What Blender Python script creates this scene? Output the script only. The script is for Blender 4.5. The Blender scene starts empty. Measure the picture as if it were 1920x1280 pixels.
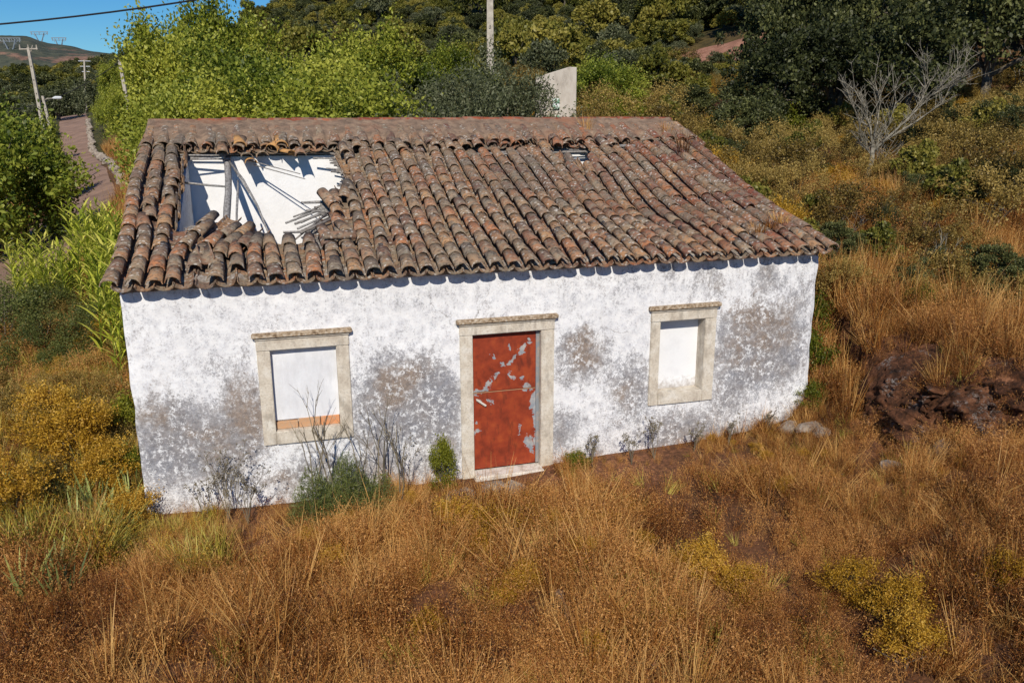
import bpy, bmesh, math, random
import numpy as np
from mathutils import Vector, Matrix, noise as mnoise
rnd = random.Random(7)
C = bpy.context.scene.collection
S = bpy.context.scene

# ------------------------------------------------------------------ camera, world, sun, exposure
F_PX, PITCH, YAW, ROLL = 1565.9, 15.04, 16.257, -0.185
CAM = np.array([1.85, -11.222, 5.129])
_p, _y, _r = map(math.radians, (PITCH, YAW, ROLL))
FW = np.array([math.sin(_y)*math.cos(_p), math.cos(_y)*math.cos(_p), -math.sin(_p)])
_R0 = np.array([math.cos(_y), -math.sin(_y), 0.0]); _U0 = np.cross(_R0, FW)
RT = _R0*math.cos(_r)+_U0*math.sin(_r); UP = -_R0*math.sin(_r)+_U0*math.cos(_r)
cd = bpy.data.cameras.new('camera'); cam = bpy.data.objects.new('camera', cd); C.objects.link(cam)
cd.sensor_width = 36; cd.lens = F_PX/1920*36; cd.clip_start = .1; cd.clip_end = 9000
cam.matrix_world = Matrix(((RT[0], UP[0], -FW[0], CAM[0]), (RT[1], UP[1], -FW[1], CAM[1]), (RT[2], UP[2], -FW[2], CAM[2]), (0, 0, 0, 1)))
S.camera = cam
SUN_AZ, SUN_EL = math.radians(16), math.radians(38)      # light travels towards +y, +x, down
sdir = Vector((math.sin(SUN_AZ)*math.cos(SUN_EL), math.cos(SUN_AZ)*math.cos(SUN_EL), -math.sin(SUN_EL)))
sl = bpy.data.lights.new('sun', 'SUN'); sl.energy = 4.4; sl.angle = math.radians(.5); sl.color = (1, .92, .79)
so = bpy.data.objects.new('sun', sl); so.rotation_euler = sdir.to_track_quat('-Z', 'Y').to_euler(); C.objects.link(so)
W = bpy.data.worlds.new('World'); S.world = W; W.use_nodes = True
nt = W.node_tree; bg = nt.nodes['Background']
sky = nt.nodes.new('ShaderNodeTexSky'); sky.sky_type = 'NISHITA'; sky.sun_disc = False
sky.sun_elevation = SUN_EL; sky.sun_rotation = math.atan2(-sdir.x, -sdir.y)
sky.altitude = 600; sky.air_density = 1.0; sky.dust_density = .25; sky.ozone_density = 3.2
hs_ = nt.nodes.new('ShaderNodeHueSaturation'); hs_.inputs['Saturation'].default_value = 1.35; nt.links.new(sky.outputs[0], hs_.inputs['Color'])
mx_ = nt.nodes.new('ShaderNodeMix'); mx_.data_type = 'RGBA'; mx_.blend_type = 'MULTIPLY'; mx_.inputs[0].default_value = 1; mx_.inputs[7].default_value = (.52, .82, 1.0, 1)
nt.links.new(hs_.outputs[0], mx_.inputs[6]); nt.links.new(mx_.outputs[2], bg.inputs[0]); bg.inputs[1].default_value = .085
S.cycles.max_bounces = 6; S.cycles.diffuse_bounces = 3; S.cycles.glossy_bounces = 2; S.cycles.transmission_bounces = 3
S.view_settings.view_transform = 'Standard'; S.view_settings.look = 'None'; S.view_settings.gamma = 1
S.view_settings.exposure = .05; S.view_settings.use_curve_mapping = False

# ------------------------------------------------------------------ helpers
def at(px, py, d): return CAM + d*(FW + RT*(px-960)/F_PX - UP*(py-640)/F_PX)
def props(o, label=None, cat=None, group=None, kind=None):
    if label: o['label'] = label
    if cat: o['category'] = cat
    if group: o['group'] = group
    if kind: o['kind'] = kind
    return o
def link(name, data, parent=None, mat=None, smooth=False, M=None):
    o = bpy.data.objects.new(name, data); C.objects.link(o)
    if parent is not None: o.parent = parent
    if mat is not None and not data.materials: data.materials.append(mat)
    if smooth: data.polygons.foreach_set('use_smooth', [True]*len(data.polygons))
    if M is not None: o.matrix_world = M
    return o
def thing(name, loc, label, cat, group=None, rz=0, scale=1):
    o = bpy.data.objects.new(name, None); C.objects.link(o); o.location = loc; o.rotation_euler = (0, 0, rz); o.scale = (scale,)*3
    o.empty_display_size = .1
    return props(o, label, cat, group)
def npmesh(name, V, Q, attr=None, mat=None):
    """numpy quads -> mesh with an optional per-face float 'rnd'"""
    V = np.asarray(V, np.float32); Q = np.asarray(Q, np.int32)
    me = bpy.data.meshes.new(name); k = Q.shape[1]
    me.vertices.add(len(V)); me.vertices.foreach_set('co', V.ravel())
    me.loops.add(Q.size); me.loops.foreach_set('vertex_index', Q.ravel())
    me.polygons.add(len(Q)); me.polygons.foreach_set('loop_start', np.arange(0, Q.size, k, dtype=np.int32))
    me.update(calc_edges=True)
    if attr is not None:
        a = me.attributes.new('rnd', 'FLOAT', 'FACE'); a.data.foreach_set('value', np.asarray(attr, np.float32))
    if mat: me.materials.append(mat)
    return me
class MB:
    """collects quads"""
    def __init__(s): s.v = []; s.f = []; s.a = []
    def add(s, V, Fs, a=0.):
        o = len(s.v); s.v += [tuple(p) for p in V]; s.f += [tuple(i+o for i in f) for f in Fs]; s.a += [a]*len(Fs); return s
    def box(s, x0, x1, y0, y1, z0, z1, a=0.):
        return s.add([(x0,y0,z0),(x1,y0,z0),(x1,y1,z0),(x0,y1,z0),(x0,y0,z1),(x1,y0,z1),(x1,y1,z1),(x0,y1,z1)],
                     [(0,3,2,1),(4,5,6,7),(0,1,5,4),(1,2,6,5),(2,3,7,6),(3,0,4,7)], a)
    def tube(s, pts, rad, n=5, a=0., caps=True):
        pts = [Vector(p) for p in pts]
        if not hasattr(rad, '__len__'): rad = [rad]*len(pts)
        V = []; Fs = []
        for i, p in enumerate(pts):
            t = (pts[min(i+1, len(pts)-1)]-pts[max(i-1, 0)]).normalized()
            up = Vector((0, 0, 1)) if abs(t.z) < .9 else Vector((1, 0, 0))
            u = t.cross(up).normalized(); w = t.cross(u)
            for k in range(n):
                g = 2*math.pi*k/n; V.append(p+(u*math.cos(g)+w*math.sin(g))*rad[i])
        for i in range(len(pts)-1):
            for k in range(n): Fs.append((i*n+k, (i+1)*n+k, (i+1)*n+(k+1) % n, i*n+(k+1) % n))
        if caps: Fs.append(tuple(range(n))); Fs.append(tuple(reversed(range((len(pts)-1)*n, len(pts)*n))))
        return s.add(V, Fs, a)
    def mesh(s, name='m', mat=None):
        me = bpy.data.meshes.new(name); me.from_pydata(s.v, [], s.f); me.update()
        at_ = me.attributes.new('rnd', 'FLOAT', 'FACE'); at_.data.foreach_set('value', s.a)
        if mat: me.materials.append(mat)
        return me
    def obj(s, name, mat, parent=None, smooth=False): return link(name, s.mesh(name, mat), parent, smooth=smooth)
def bevel(o, w=.01, seg=2):
    bm = bmesh.new(); bm.from_mesh(o.data)
    bmesh.ops.bevel(bm, geom=bm.edges[:], offset=w, segments=seg, affect='EDGES', clamp_overlap=True)
    bm.to_mesh(o.data); bm.free(); return o
def sstep(a, b, x):
    t = np.clip((x-a)/(b-a), 0, 1); return t*t*(3-2*t)

# ------------------------------------------------------------------ node helpers
class N:
    def __init__(s, name):
        s.m = bpy.data.materials.new(name); s.m.use_nodes = True; s.t = s.m.node_tree; s.n = s.t.nodes; s.l = s.t.links
        s.b = s.n['Principled BSDF']; s.out = s.n['Material Output']; s.b.inputs['Specular IOR Level'].default_value = .25
        s.b.inputs['Roughness'].default_value = .9
    def put(s, sock, v):
        if v is None: return
        if isinstance(v, bpy.types.NodeSocket): s.l.new(v, sock)
        elif isinstance(v, (tuple, list)):
            sock.default_value = (*v, 1) if (len(v) == 3 and sock.type == 'RGBA') else v
        else: sock.default_value = v
    def new(s, t, **k):
        n = s.n.new(t)
        for a, b in k.items(): setattr(n, a, b)
        return n
    def pos(s): return s.new('ShaderNodeNewGeometry').outputs['Position']
    def obj(s): return s.new('ShaderNodeTexCoord').outputs['Object']
    def noise(s, vec, scale, detail=4, rough=.6, dist=0, col=False, dim='3D'):
        n = s.new('ShaderNodeTexNoise'); s.put(n.inputs['Vector'], vec)
        n.inputs['Scale'].default_value = scale; n.inputs['Detail'].default_value = detail
        n.inputs['Roughness'].default_value = rough; n.inputs['Distortion'].default_value = dist
        return n.outputs['Color' if col else 'Fac']
    def vor(s, vec, scale, feat='F1', out='Distance'):
        n = s.new('ShaderNodeTexVoronoi'); n.feature = feat; s.put(n.inputs['Vector'], vec); n.inputs['Scale'].default_value = scale
        return n.outputs[out]
    def ramp(s, fac, stops, interp='LINEAR'):
        n = s.new('ShaderNodeValToRGB'); s.put(n.inputs[0], fac); r = n.color_ramp; r.interpolation = interp
        while len(r.elements) < len(stops): r.elements.new(.5)
        for e, (p, c) in zip(r.elements, stops): e.position = p; e.color = (*c, 1) if hasattr(c, '__len__') else (c, c, c, 1)
        return n.outputs[0]
    def mix(s, fac, a, b, mode='MIX'):
        n = s.new('ShaderNodeMix', data_type='RGBA', blend_type=mode); s.put(n.inputs[0], fac); s.put(n.inputs[6], a); s.put(n.inputs[7], b)
        return n.outputs[2]
    def ma(s, op, a, b=None, c=None, clamp=False):
        n = s.new('ShaderNodeMath', operation=op); n.use_clamp = clamp
        for i, v in enumerate((a, b, c)): s.put(n.inputs[i], v) if v is not None else None
        return n.outputs[0]
    def vm(s, op, a, b=None):
        n = s.new('ShaderNodeVectorMath', operation=op); s.put(n.inputs[0], a)
        if b is not None: s.put(n.inputs[1], b)
        return n.outputs[1] if op in ('LENGTH', 'DISTANCE', 'DOT_PRODUCT') else n.outputs[0]
    def oi(s): return s.new('ShaderNodeObjectInfo').outputs['Random']
    def attr(s, name='rnd'): return s.new('ShaderNodeAttribute', attribute_name=name).outputs['Fac']
    def bump(s, h, strength=.4, dist=.02):
        n = s.new('ShaderNodeBump'); s.put(n.inputs['Height'], h); n.inputs['Strength'].default_value = strength; n.inputs['Distance'].default_value = dist
        s.l.new(n.outputs[0], s.b.inputs['Normal']); return s
    def color(s, c): s.put(s.b.inputs['Base Color'], c); return s
    def leafy(s, c, tr=.35):
        """diffuse leaf with light coming through it"""
        d = s.new('ShaderNodeBsdfDiffuse'); t = s.new('ShaderNodeBsdfTranslucent'); m = s.new('ShaderNodeMixShader')
        s.put(d.inputs[0], c); s.put(t.inputs[0], c); m.inputs[0].default_value = tr
        g = s.new('ShaderNodeBsdfGlossy'); g.inputs['Roughness'].default_value = .5; m2 = s.new('ShaderNodeMixShader'); m2.inputs[0].default_value = .02
        s.l.new(d.outputs[0], m.inputs[1]); s.l.new(t.outputs[0], m.inputs[2]); s.l.new(m.outputs[0], m2.inputs[1]); s.l.new(g.outputs[0], m2.inputs[2])
        s.l.new(m2.outputs[0], s.out.inputs[0]); s.n.remove(s.b); return s

def foliage_mat(name, cols, patch=.35, tr=.35, pscale=.5, own=.55, off=.08):
    """cols: dark -> light stops; mixes per-leaf, per-object and per-place variation"""
    n = N(name); k = len(cols)
    a = n.attr(); o = n.oi(); p = n.noise(n.pos(), pscale, 3)
    f = n.ma('ADD', n.ma('MULTIPLY', a, own), n.ma('MULTIPLY', n.ma('ADD', o, n.ma('MULTIPLY_ADD', p, 2.4, -1.2)), patch))
    f = n.ma('ADD', f, off)
    c = n.ramp(f, [(i/(k-1), cc) for i, cc in enumerate(cols)])
    return n.leafy(c, tr).m
M_ = {}
M_['leaf_bright'] = foliage_mat('bright_leaves', [(.025,.042,.006), (.11,.145,.014), (.25,.285,.028), (.46,.46,.07)], .55, .35, .5, .75)
M_['leaf_olive'] = foliage_mat('olive_leaves', [(.02,.025,.010), (.06,.07,.028), (.13,.145,.07), (.30,.31,.18)], .3, .3, .5, .65)
M_['leaf_dark'] = foliage_mat('dark_oak_leaves', [(.01,.014,.005), (.028,.036,.012), (.06,.07,.024), (.17,.18,.06)], .4, .3, .5, .75)
M_['leaf_dkg'] = foliage_mat('dark_bush_leaves', [(.012,.02,.006), (.04,.055,.014), (.10,.125,.03), (.24,.25,.07)], .4, .3, .8, .75)
M_['leaf_mid'] = foliage_mat('mid_green_leaves', [(.018,.034,.005), (.07,.105,.012), (.17,.215,.022), (.36,.38,.055)], .6, .35, .5, .75)
M_['leaf_hill'] = foliage_mat('hillside_leaves', [(.02,.028,.008), (.09,.10,.018), (.20,.19,.03), (.33,.28,.06)], .6, .3, .08)
M_['leaf_gold'] = foliage_mat('golden_leaves', [(.12,.06,.006), (.30,.165,.014), (.54,.31,.028), (.74,.47,.085)], .35, .35, .5, .7, .12)
M_['leaf_cistus'] = foliage_mat('dry_shrub_leaves', [(.016,.013,.005), (.07,.05,.014), (.20,.135,.03), (.42,.30,.085)], .6, .3, .25, .8)
M_['leaf_green'] = foliage_mat('shrub_leaves', [(.03,.045,.006), (.11,.13,.012), (.22,.23,.022), (.36,.34,.045)], .3)
M_['reed'] = foliage_mat('reed_leaves', [(.06,.10,.012), (.25,.31,.03), (.52,.54,.06), (.74,.68,.16)], .3, .35, .8, .7)
M_['iris'] = foliage_mat('iris_leaves', [(.07,.10,.05), (.22,.26,.08), (.42,.46,.14), (.62,.56,.16)], .3, .3, 1)
M_['fennel'] = foliage_mat('fennel_leaves', [(.035,.05,.018), (.10,.13,.035), (.20,.22,.06), (.34,.28,.10)], .3, .3, 1)
M_['straw'] = foliage_mat('dry_grass_blades', [(.018,.007,.004), (.15,.055,.012), (.42,.175,.035), (.70,.42,.14)], .9, .3, .45, .6, .0)
M_['weed'] = foliage_mat('dry_weed_stems', [(.014,.007,.004), (.10,.034,.010), (.32,.110,.024), (.62,.32,.10)], .9, .25, .5, .75, .0)
M_['greengrass'] = foliage_mat('green_grass_blades', [(.05,.045,.01), (.20,.18,.025), (.40,.34,.05), (.60,.50,.13)], .5, .3, .6, .7)
def bark_mat():
    n = N('bark'); c = n.ramp(n.noise(n.pos(), 14, 5), [(.3, (.06,.05,.04)), (.7, (.22,.19,.15))]); n.color(c).bump(c, .6, .02); return n.m
M_['bark'] = bark_mat()
def grey_wood():
    n = N('weathered_wood'); c = n.ramp(n.noise(n.vm('MULTIPLY', n.pos(), (30, 6, 30)), 1, 4), [(.3, (.12,.11,.105)), (.5, (.26,.25,.24)), (.75, (.45,.43,.41))])
    c = n.mix(n.ma('MULTIPLY', n.attr(), .5), c, (.10,.07,.05)); n.color(c).bump(c, .5, .01); return n.m
M_['wood'] = grey_wood()
def dead_mat():
    n = N('dead_branch'); c = n.ramp(n.noise(n.pos(), 9, 4), [(.3, (.09,.08,.06)), (.7, (.33,.30,.24))]); n.color(c); return n.m
M_['dead'] = dead_mat()

# ------------------------------------------------------------------ terrain
_ctl = []
for px, py, d in [(165,380,44),(146,296,73),(141,247,150),(20,560,22),(0,700,16),(0,1000,10.5),(0,1280,8),(960,1280,8),(1920,1280,7.6),
    (1920,900,10),(1560,740,13.8),(1560,560,16.5),(1600,480,19),(1450,350,26),(1350,260,38),(1700,350,22.5),(1900,300,26),(1640,350,24),
    (1380,110,62),(1100,200,42),(1050,290,27),(600,360,27),(300,350,30),(245,300,56),(230,400,30),(90,330,62),(-300,400,40),(-300,700,16),
    (800,-30,130),(1300,-150,130),(1700,-200,110),(1900,0,60),(1900,150,38),(1500,225,37),(1600,0,80),(1000,100,80),(700,150,80),(450,70,130),
    (560,0,140),(300,165,130),(230,200,130),(0,225,110),(-200,190,150),(2300,-100,100),(2300,100,40),(2300,600,16),(2400,1200,7)]:
    _ctl.append(at(px, py, d))
for p in [(0,0,-.03),(2.5,0,-.1),(5,0,-.05),(7.2,0,.06),(9.8,0,.2),(11.5,.5,.55),(5,-3,-.05),(0,6,.5),(10.2,6,1.5),(5,11,1.9),(-1,11,1.5),(11,11,2.4),(1.85,-11,-.5),(2,-15,-.6),(-10,-15,-.6),
          (15,-15,1.2),(25,0,6),(-15,0,.2),(-30,-30,0),(30,-30,6),(0,-60,0),(-80,0,2),(80,0,25),(-5,4,.5),(-4,0,0)]:
    _ctl.append(np.array(p, float))
for az, z in [(-180,3),(-135,3),(-90,8),(-60,10),(-30,8),(-15,6),(0,32),(20,48),(45,52),(90,48),(135,15)]:
    for r, m in ((320, 1), (1500, .8), (4500, .7)):
        a = math.radians(az); _ctl.append(np.array([r*math.sin(a), r*math.cos(a), z*m]))
_ctl = np.array(_ctl)
def _warp(x, y):
    dx, dy = x-CAM[0], y-CAM[1]; r = np.hypot(dx, dy)+1e-6; k = r**.5/r*3; return np.stack([dx*k, dy*k], -1)
_W = _warp(_ctl[:, 0], _ctl[:, 1])
def _tps(r2): return .5*r2*np.log(r2+1e-9)
_K = _tps(((_W[:, None]-_W[None])**2).sum(-1)) + np.eye(len(_W))*.25
_P = np.hstack([np.ones((len(_W), 1)), _W]); _A = np.block([[_K, _P], [_P.T, np.zeros((3, 3))]])
_w = np.linalg.solve(_A, np.concatenate([_ctl[:, 2], np.zeros(3)]))
def vnoise(x, y, s, seed=0):
    """cheap value noise, vectorised"""
    x = np.asarray(x, float)/s+seed*17.3; y = np.asarray(y, float)/s+seed*9.1
    xi, yi = np.floor(x), np.floor(y); fx, fy = x-xi, y-yi; fx = fx*fx*(3-2*fx); fy = fy*fy*(3-2*fy)
    h = lambda a, b: np.modf(np.abs(np.sin(a*127.1+b*311.7+seed*7.7)*43758.5453))[0]
    return (h(xi, yi)*(1-fx)+h(xi+1, yi)*fx)*(1-fy)+(h(xi, yi+1)*(1-fx)+h(xi+1, yi+1)*fx)*fy
# bank of earth and rock right of the house: a step in the ground
BK = np.array([at(1655, 760, 13.4)[:2], at(1725, 825, 12.1)[:2], at(1850, 835, 11.6)[:2], at(2000, 850, 11.4)[:2], at(2300, 860, 10.6)[:2]])
def bank_d(x, y):
    """signed distance to the bank line, + uphill"""
    P = np.stack([x, y], -1); best = np.full(x.shape, 1e9); sg = np.ones(x.shape)
    for a, b in zip(BK[:-1], BK[1:]):
        ab = b-a; t = np.clip(((P-a)@ab)/(ab@ab), 0, 1); q = a+t[..., None]*ab; dv = P-q; dd = np.hypot(dv[..., 0], dv[..., 1])
        cr = ab[0]*dv[..., 1]-ab[1]*dv[..., 0]; m = dd < best; best = np.where(m, dd, best); sg = np.where(m, np.sign(cr), sg)
    return best*sg
ROAD = [at(20, 560, 22), at(165, 380, 44), at(146, 296, 73), at(141, 247, 150), at(150, 236, 200)]
ROAD = np.array([at(-120, 640, 18.5)] + ROAD)
def road_d(x, y):
    P = np.stack([x, y], -1); best = np.full(np.shape(x), 1e9)
    for a, b in zip(ROAD[:-1, :2], ROAD[1:, :2]):
        ab = b-a; t = np.clip(((P-a)@ab)/(ab@ab), 0, 1); q = a+t[..., None]*ab; best = np.minimum(best, np.hypot(*np.moveaxis(P-q, -1, 0)))
    return best
def gz(x, y, fine=True):
    x = np.atleast_1d(np.asarray(x, float)); y = np.atleast_1d(np.asarray(y, float)); sh = x.shape; x = x.ravel(); y = y.ravel()
    out = np.empty(len(x))
    for i in range(0, len(x), 20000):
        Wp = _warp(x[i:i+20000], y[i:i+20000]); r2 = ((Wp[:, None]-_W[None])**2).sum(-1)
        out[i:i+20000] = _tps(r2)@_w[:-3]+_w[-3]+Wp@_w[-2:]
    if fine:
        r = np.hypot(x-CAM[0], y-CAM[1]); rd = road_d(x, y); k = sstep(1.6, 4, rd)
        hs = np.clip(1-np.maximum(np.abs(x-5.1)-5.3, np.abs(y-5.6)-6)/2., 0, 1)
        bd = bank_d(x, y); out += 1.0*(sstep(-.25, .25, bd)*sstep(4.5, .6, bd)-.0)*(bd > -1)*(bd < 5)*sstep(10.3, 11.9, x)
        out += ((vnoise(x, y, 1.7, 1)-.5)*.22+(vnoise(x, y, .7, 2)-.5)*.10)*(1-hs)*k
        far = sstep(25, 70, r); out += far*k*((vnoise(x, y, 14, 3)-.5)*3.0+(vnoise(x, y, 5, 4)-.5)*1.0)*sstep(3, 30, rd)
    return out.reshape(sh)
def g1(x, y): return float(gz(x, y)[0])
def hit(px, py, dmin=5, dmax=260):
    """where the view ray through a photo pixel meets the ground"""
    d = np.exp(np.linspace(math.log(dmin), math.log(dmax), 500)); P = CAM+d[:, None]*(FW+RT*(px-960)/F_PX-UP*(py-640)/F_PX)
    below = P[:, 2] < gz(P[:, 0], P[:, 1]); i = int(np.argmax(below)) if below.any() else len(d)-1
    return P[i]
def gp(px, d):
    """ground point at view distance d on photo column px"""
    P = at(px, 219, d); return Vector((P[0], P[1], g1(P[0], P[1])))

def build_ground():
    az = np.unique(np.concatenate([np.radians(np.arange(-180, 180.1, 4)), np.radians(np.arange(-30, 60, .35))]))
    r = np.concatenate([[.01], np.arange(1, 3, .5), np.arange(3, 24, .16), 24*np.exp(np.linspace(0, math.log(4500/24), 150))])
    A, R = np.meshgrid(az, r); X = CAM[0]+R*np.sin(A); Y = CAM[1]+R*np.cos(A); Z = gz(X, Y)
    nr, na = A.shape; idx = np.arange(nr*na).reshape(nr, na)
    Q = np.stack([idx[:-1, :-1], idx[1:, :-1], idx[1:, 1:], idx[:-1, 1:]], -1).reshape(-1, 4)[:, ::-1]
    n = N('earth'); p = n.pos()
    big = n.noise(p, .25, 4); mid = n.noise(p, 1.6, 6, .65); fine = n.noise(p, 14, 5, .7)
    c = n.ramp(mid, [(.25, (.045,.022,.012)), (.45, (.11,.05,.022)), (.62, (.20,.085,.035)), (.8, (.26,.16,.08))])
    c = n.mix(n.ramp(big, [(.45, 0.), (.65, 1.)]), c, n.ramp(fine, [(.3, (.13,.05,.025)), (.7, (.34,.15,.075))]))
    c = n.mix(n.ramp(fine, [(.35, .6), (.6, 0.)]), c, (.03,.018,.01))
    far = n.ramp(n.ma('MULTIPLY', n.vm('LENGTH', p), 1/120.), [(.35, 0.), (.6, 1.)])
    c = n.mix(far, c, n.ramp(mid, [(.35, (.03,.034,.012)), (.65, (.09,.08,.025))]))
    n.color(c).bump(fine, .8, .05)
    me = npmesh('ground', np.stack([X, Y, Z], -1).reshape(-1, 3), Q, mat=n.m)
    o = link('ground', me, smooth=True); props(o, kind='structure')
build_ground()

def build_road():
    pts = []
    for a, b in zip(ROAD[:-1], ROAD[1:]):
        k = max(2, int(np.hypot(*(b-a)[:2])/1.2))
        for i in range(k): pts.append((a+(b-a)*i/k)[:2])
    pts = np.array(pts)
    for _ in range(8): pts[1:-1] = (pts[:-2]+pts[2:]+2*pts[1:-1])/4
    V = []; Fs = []
    T = np.gradient(pts, axis=0); T /= np.hypot(T[:, 0], T[:, 1])[:, None]
    for i, (p, t) in enumerate(zip(pts, T)):
        for j, w in enumerate(np.linspace(-1, 1, 7)):
            ww = 1.7+(vnoise(i*1.2, w, 3, 5)-.5)*.4 if abs(w) == 1 else 1.7
            q = p+np.array([t[1], -t[0]])*w*ww; V.append((q[0], q[1], g1(*q)+.05-(.09 if abs(w) == 1 else 0)))
    n = len(pts)
    for i in range(n-1):
        for j in range(6): Fs.append((i*7+j, i*7+j+1, (i+1)*7+j+1, (i+1)*7+j))
    m = N('old_asphalt'); p = m.pos()
    c = m.ramp(m.noise(p, .8, 5), [(.3, (.20,.125,.09)), (.55, (.30,.195,.145)), (.75, (.38,.23,.15))])
    c = m.mix(m.ramp(m.noise(p, 30, 3), [(.5, 0.), (.7, .5)]), c, (.14,.10,.09)); m.color(c)
    me = bpy.data.meshes.new('road'); me.from_pydata(V, [], Fs); o = link('road', me, mat=m.m, smooth=True); props(o, kind='structure')
build_road()

def build_far_hill():
    """far ridge up the valley, and the low wooded spur in front of it"""
    def ridge(name, crest, d0, d1, mat, amp, seed, nu=240, nv=70):
        cx = [c[0] for c in crest]; cy = [c[1] for c in crest]
        V = []
        for j in range(nv):
            v = j/(nv-1)*1.35; d = d0+(d1-d0)*v
            for i in range(nu):
                px = cx[0]+(cx[-1]-cx[0])*i/(nu-1); top = at(px, np.interp(px, cx, cy), d1); q = at(px, 219, d)
                g = 5.; s = float(sstep(0, 1, v)) if v <= 1 else 1-(v-1)*.8
                h = g+(top[2]-g)*s; e = ((vnoise(q[0], q[1], 60, seed)-.5)*.6+(vnoise(q[0], q[1], 22, seed+1)-.5)*.3)*amp*min(1, 4*v)*min(1, abs(1-v)*5+.12)
                V.append((q[0], q[1], h+e))
        Q = [(j*nu+i, j*nu+i+1, (j+1)*nu+i+1, (j+1)*nu+i) for j in range(nv-1) for i in range(nu-1)]
        me = npmesh(name, V, Q, mat=mat); o = link(name, me, smooth=True); props(o, kind='structure'); return np.array(V)
    n = N('far_hillside'); p = n.pos(); a = n.noise(p, .018, 5, .6, .6); b = n.noise(p, .11, 5, .7)
    wood = n.ramp(b, [(.35, (.035,.045,.035)), (.6, (.085,.09,.06)), (.75, (.14,.12,.08))])
    bare = n.ramp(b, [(.3, (.13,.075,.055)), (.6, (.27,.16,.11))])
    n.color(n.mix(n.ramp(a, [(.56, 0.), (.62, 1.)]), wood, bare)).bump(b, .6, 4)
    ridge('hills', [(-900, 120), (-300, 95), (0, 82), (40, 79), (75, 83), (110, 94), (165, 99), (200, 103), (240, 114), (330, 135), (500, 160), (900, 180)], 420, 900, n.m, 22, 11)
    n = N('wooded_spur'); p = n.pos(); b = n.noise(p, .22, 6, .75)
    n.color(n.ramp(b, [(.3, (.02,.028,.012)), (.55, (.06,.07,.028)), (.75, (.12,.10,.05))])).bump(b, 1, 2)
    return ridge('hills', [(-900, 170), (-200, 165), (0, 160), (80, 150), (160, 150), (230, 140), (300, 128), (420, 120), (700, 130)], 170, 330, n.m, 9, 21, 160, 50)
SPUR = build_far_hill()

# ------------------------------------------------------------------ the house
L, H = 10.2, 3.02
E, RY, ZE, ZR = .214, 5.58, 3.10, 4.93
T = (ZR-ZE)/(RY+E)
def sag(x, y):
    v = (y+E)/(RY+E); b = math.sin(math.pi*min(max(v, 0), 1))
    s = .05*b
    s += .16*math.exp(-((x-7.9)/1.7)**2-((y-1.9)/1.3)**2)          # hollow in the right half
    s += .10*math.exp(-((x-2.4)/.9)**2-((y-1.3)/.8)**2)            # slump below the hole
    s += .04*math.exp(-((x-4.8)/.8)**2-((y-3)/1.5)**2)
    return s
def roofz(x, y): return ZE+T*(y+E)-sag(x, y)
HOLE = [(.47,4.62),(3.22,4.62),(3.2,2.85),(2.68,2.3),(2.95,1.9),(2.25,.98),(1.8,1.12),(1.45,1.55),(1.05,1.95),(.56,1.55),(.47,2.2)]
HOLE2 = [(7.12,4.45),(7.95,4.45),(8.05,3.85),(7.5,3.6)]
HOLE3 = [(5.55,4.42),(6.9,4.42),(6.9,4.2),(5.55,4.22)]
HOLE4 = [(8.5,4.6),(9.5,4.6),(9.5,4.38),(8.5,4.38)]
def inside(poly, x, y):
    r = False; j = len(poly)-1
    for i in range(len(poly)):
        xi, yi = poly[i]; xj, yj = poly[j]
        if (yi > y) != (yj > y) and x < (xj-xi)*(y-yi)/(yj-yi)+xi: r = not r
        j = i
    return r
def hole(x, y): return inside(HOLE, x, y) or inside(HOLE2, x, y) or inside(HOLE3, x, y) or inside(HOLE4, x, y)

house = thing('house', (0, 0, 0), 'abandoned whitewashed cottage with a collapsed hole in its clay tile roof', 'house')

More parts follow.
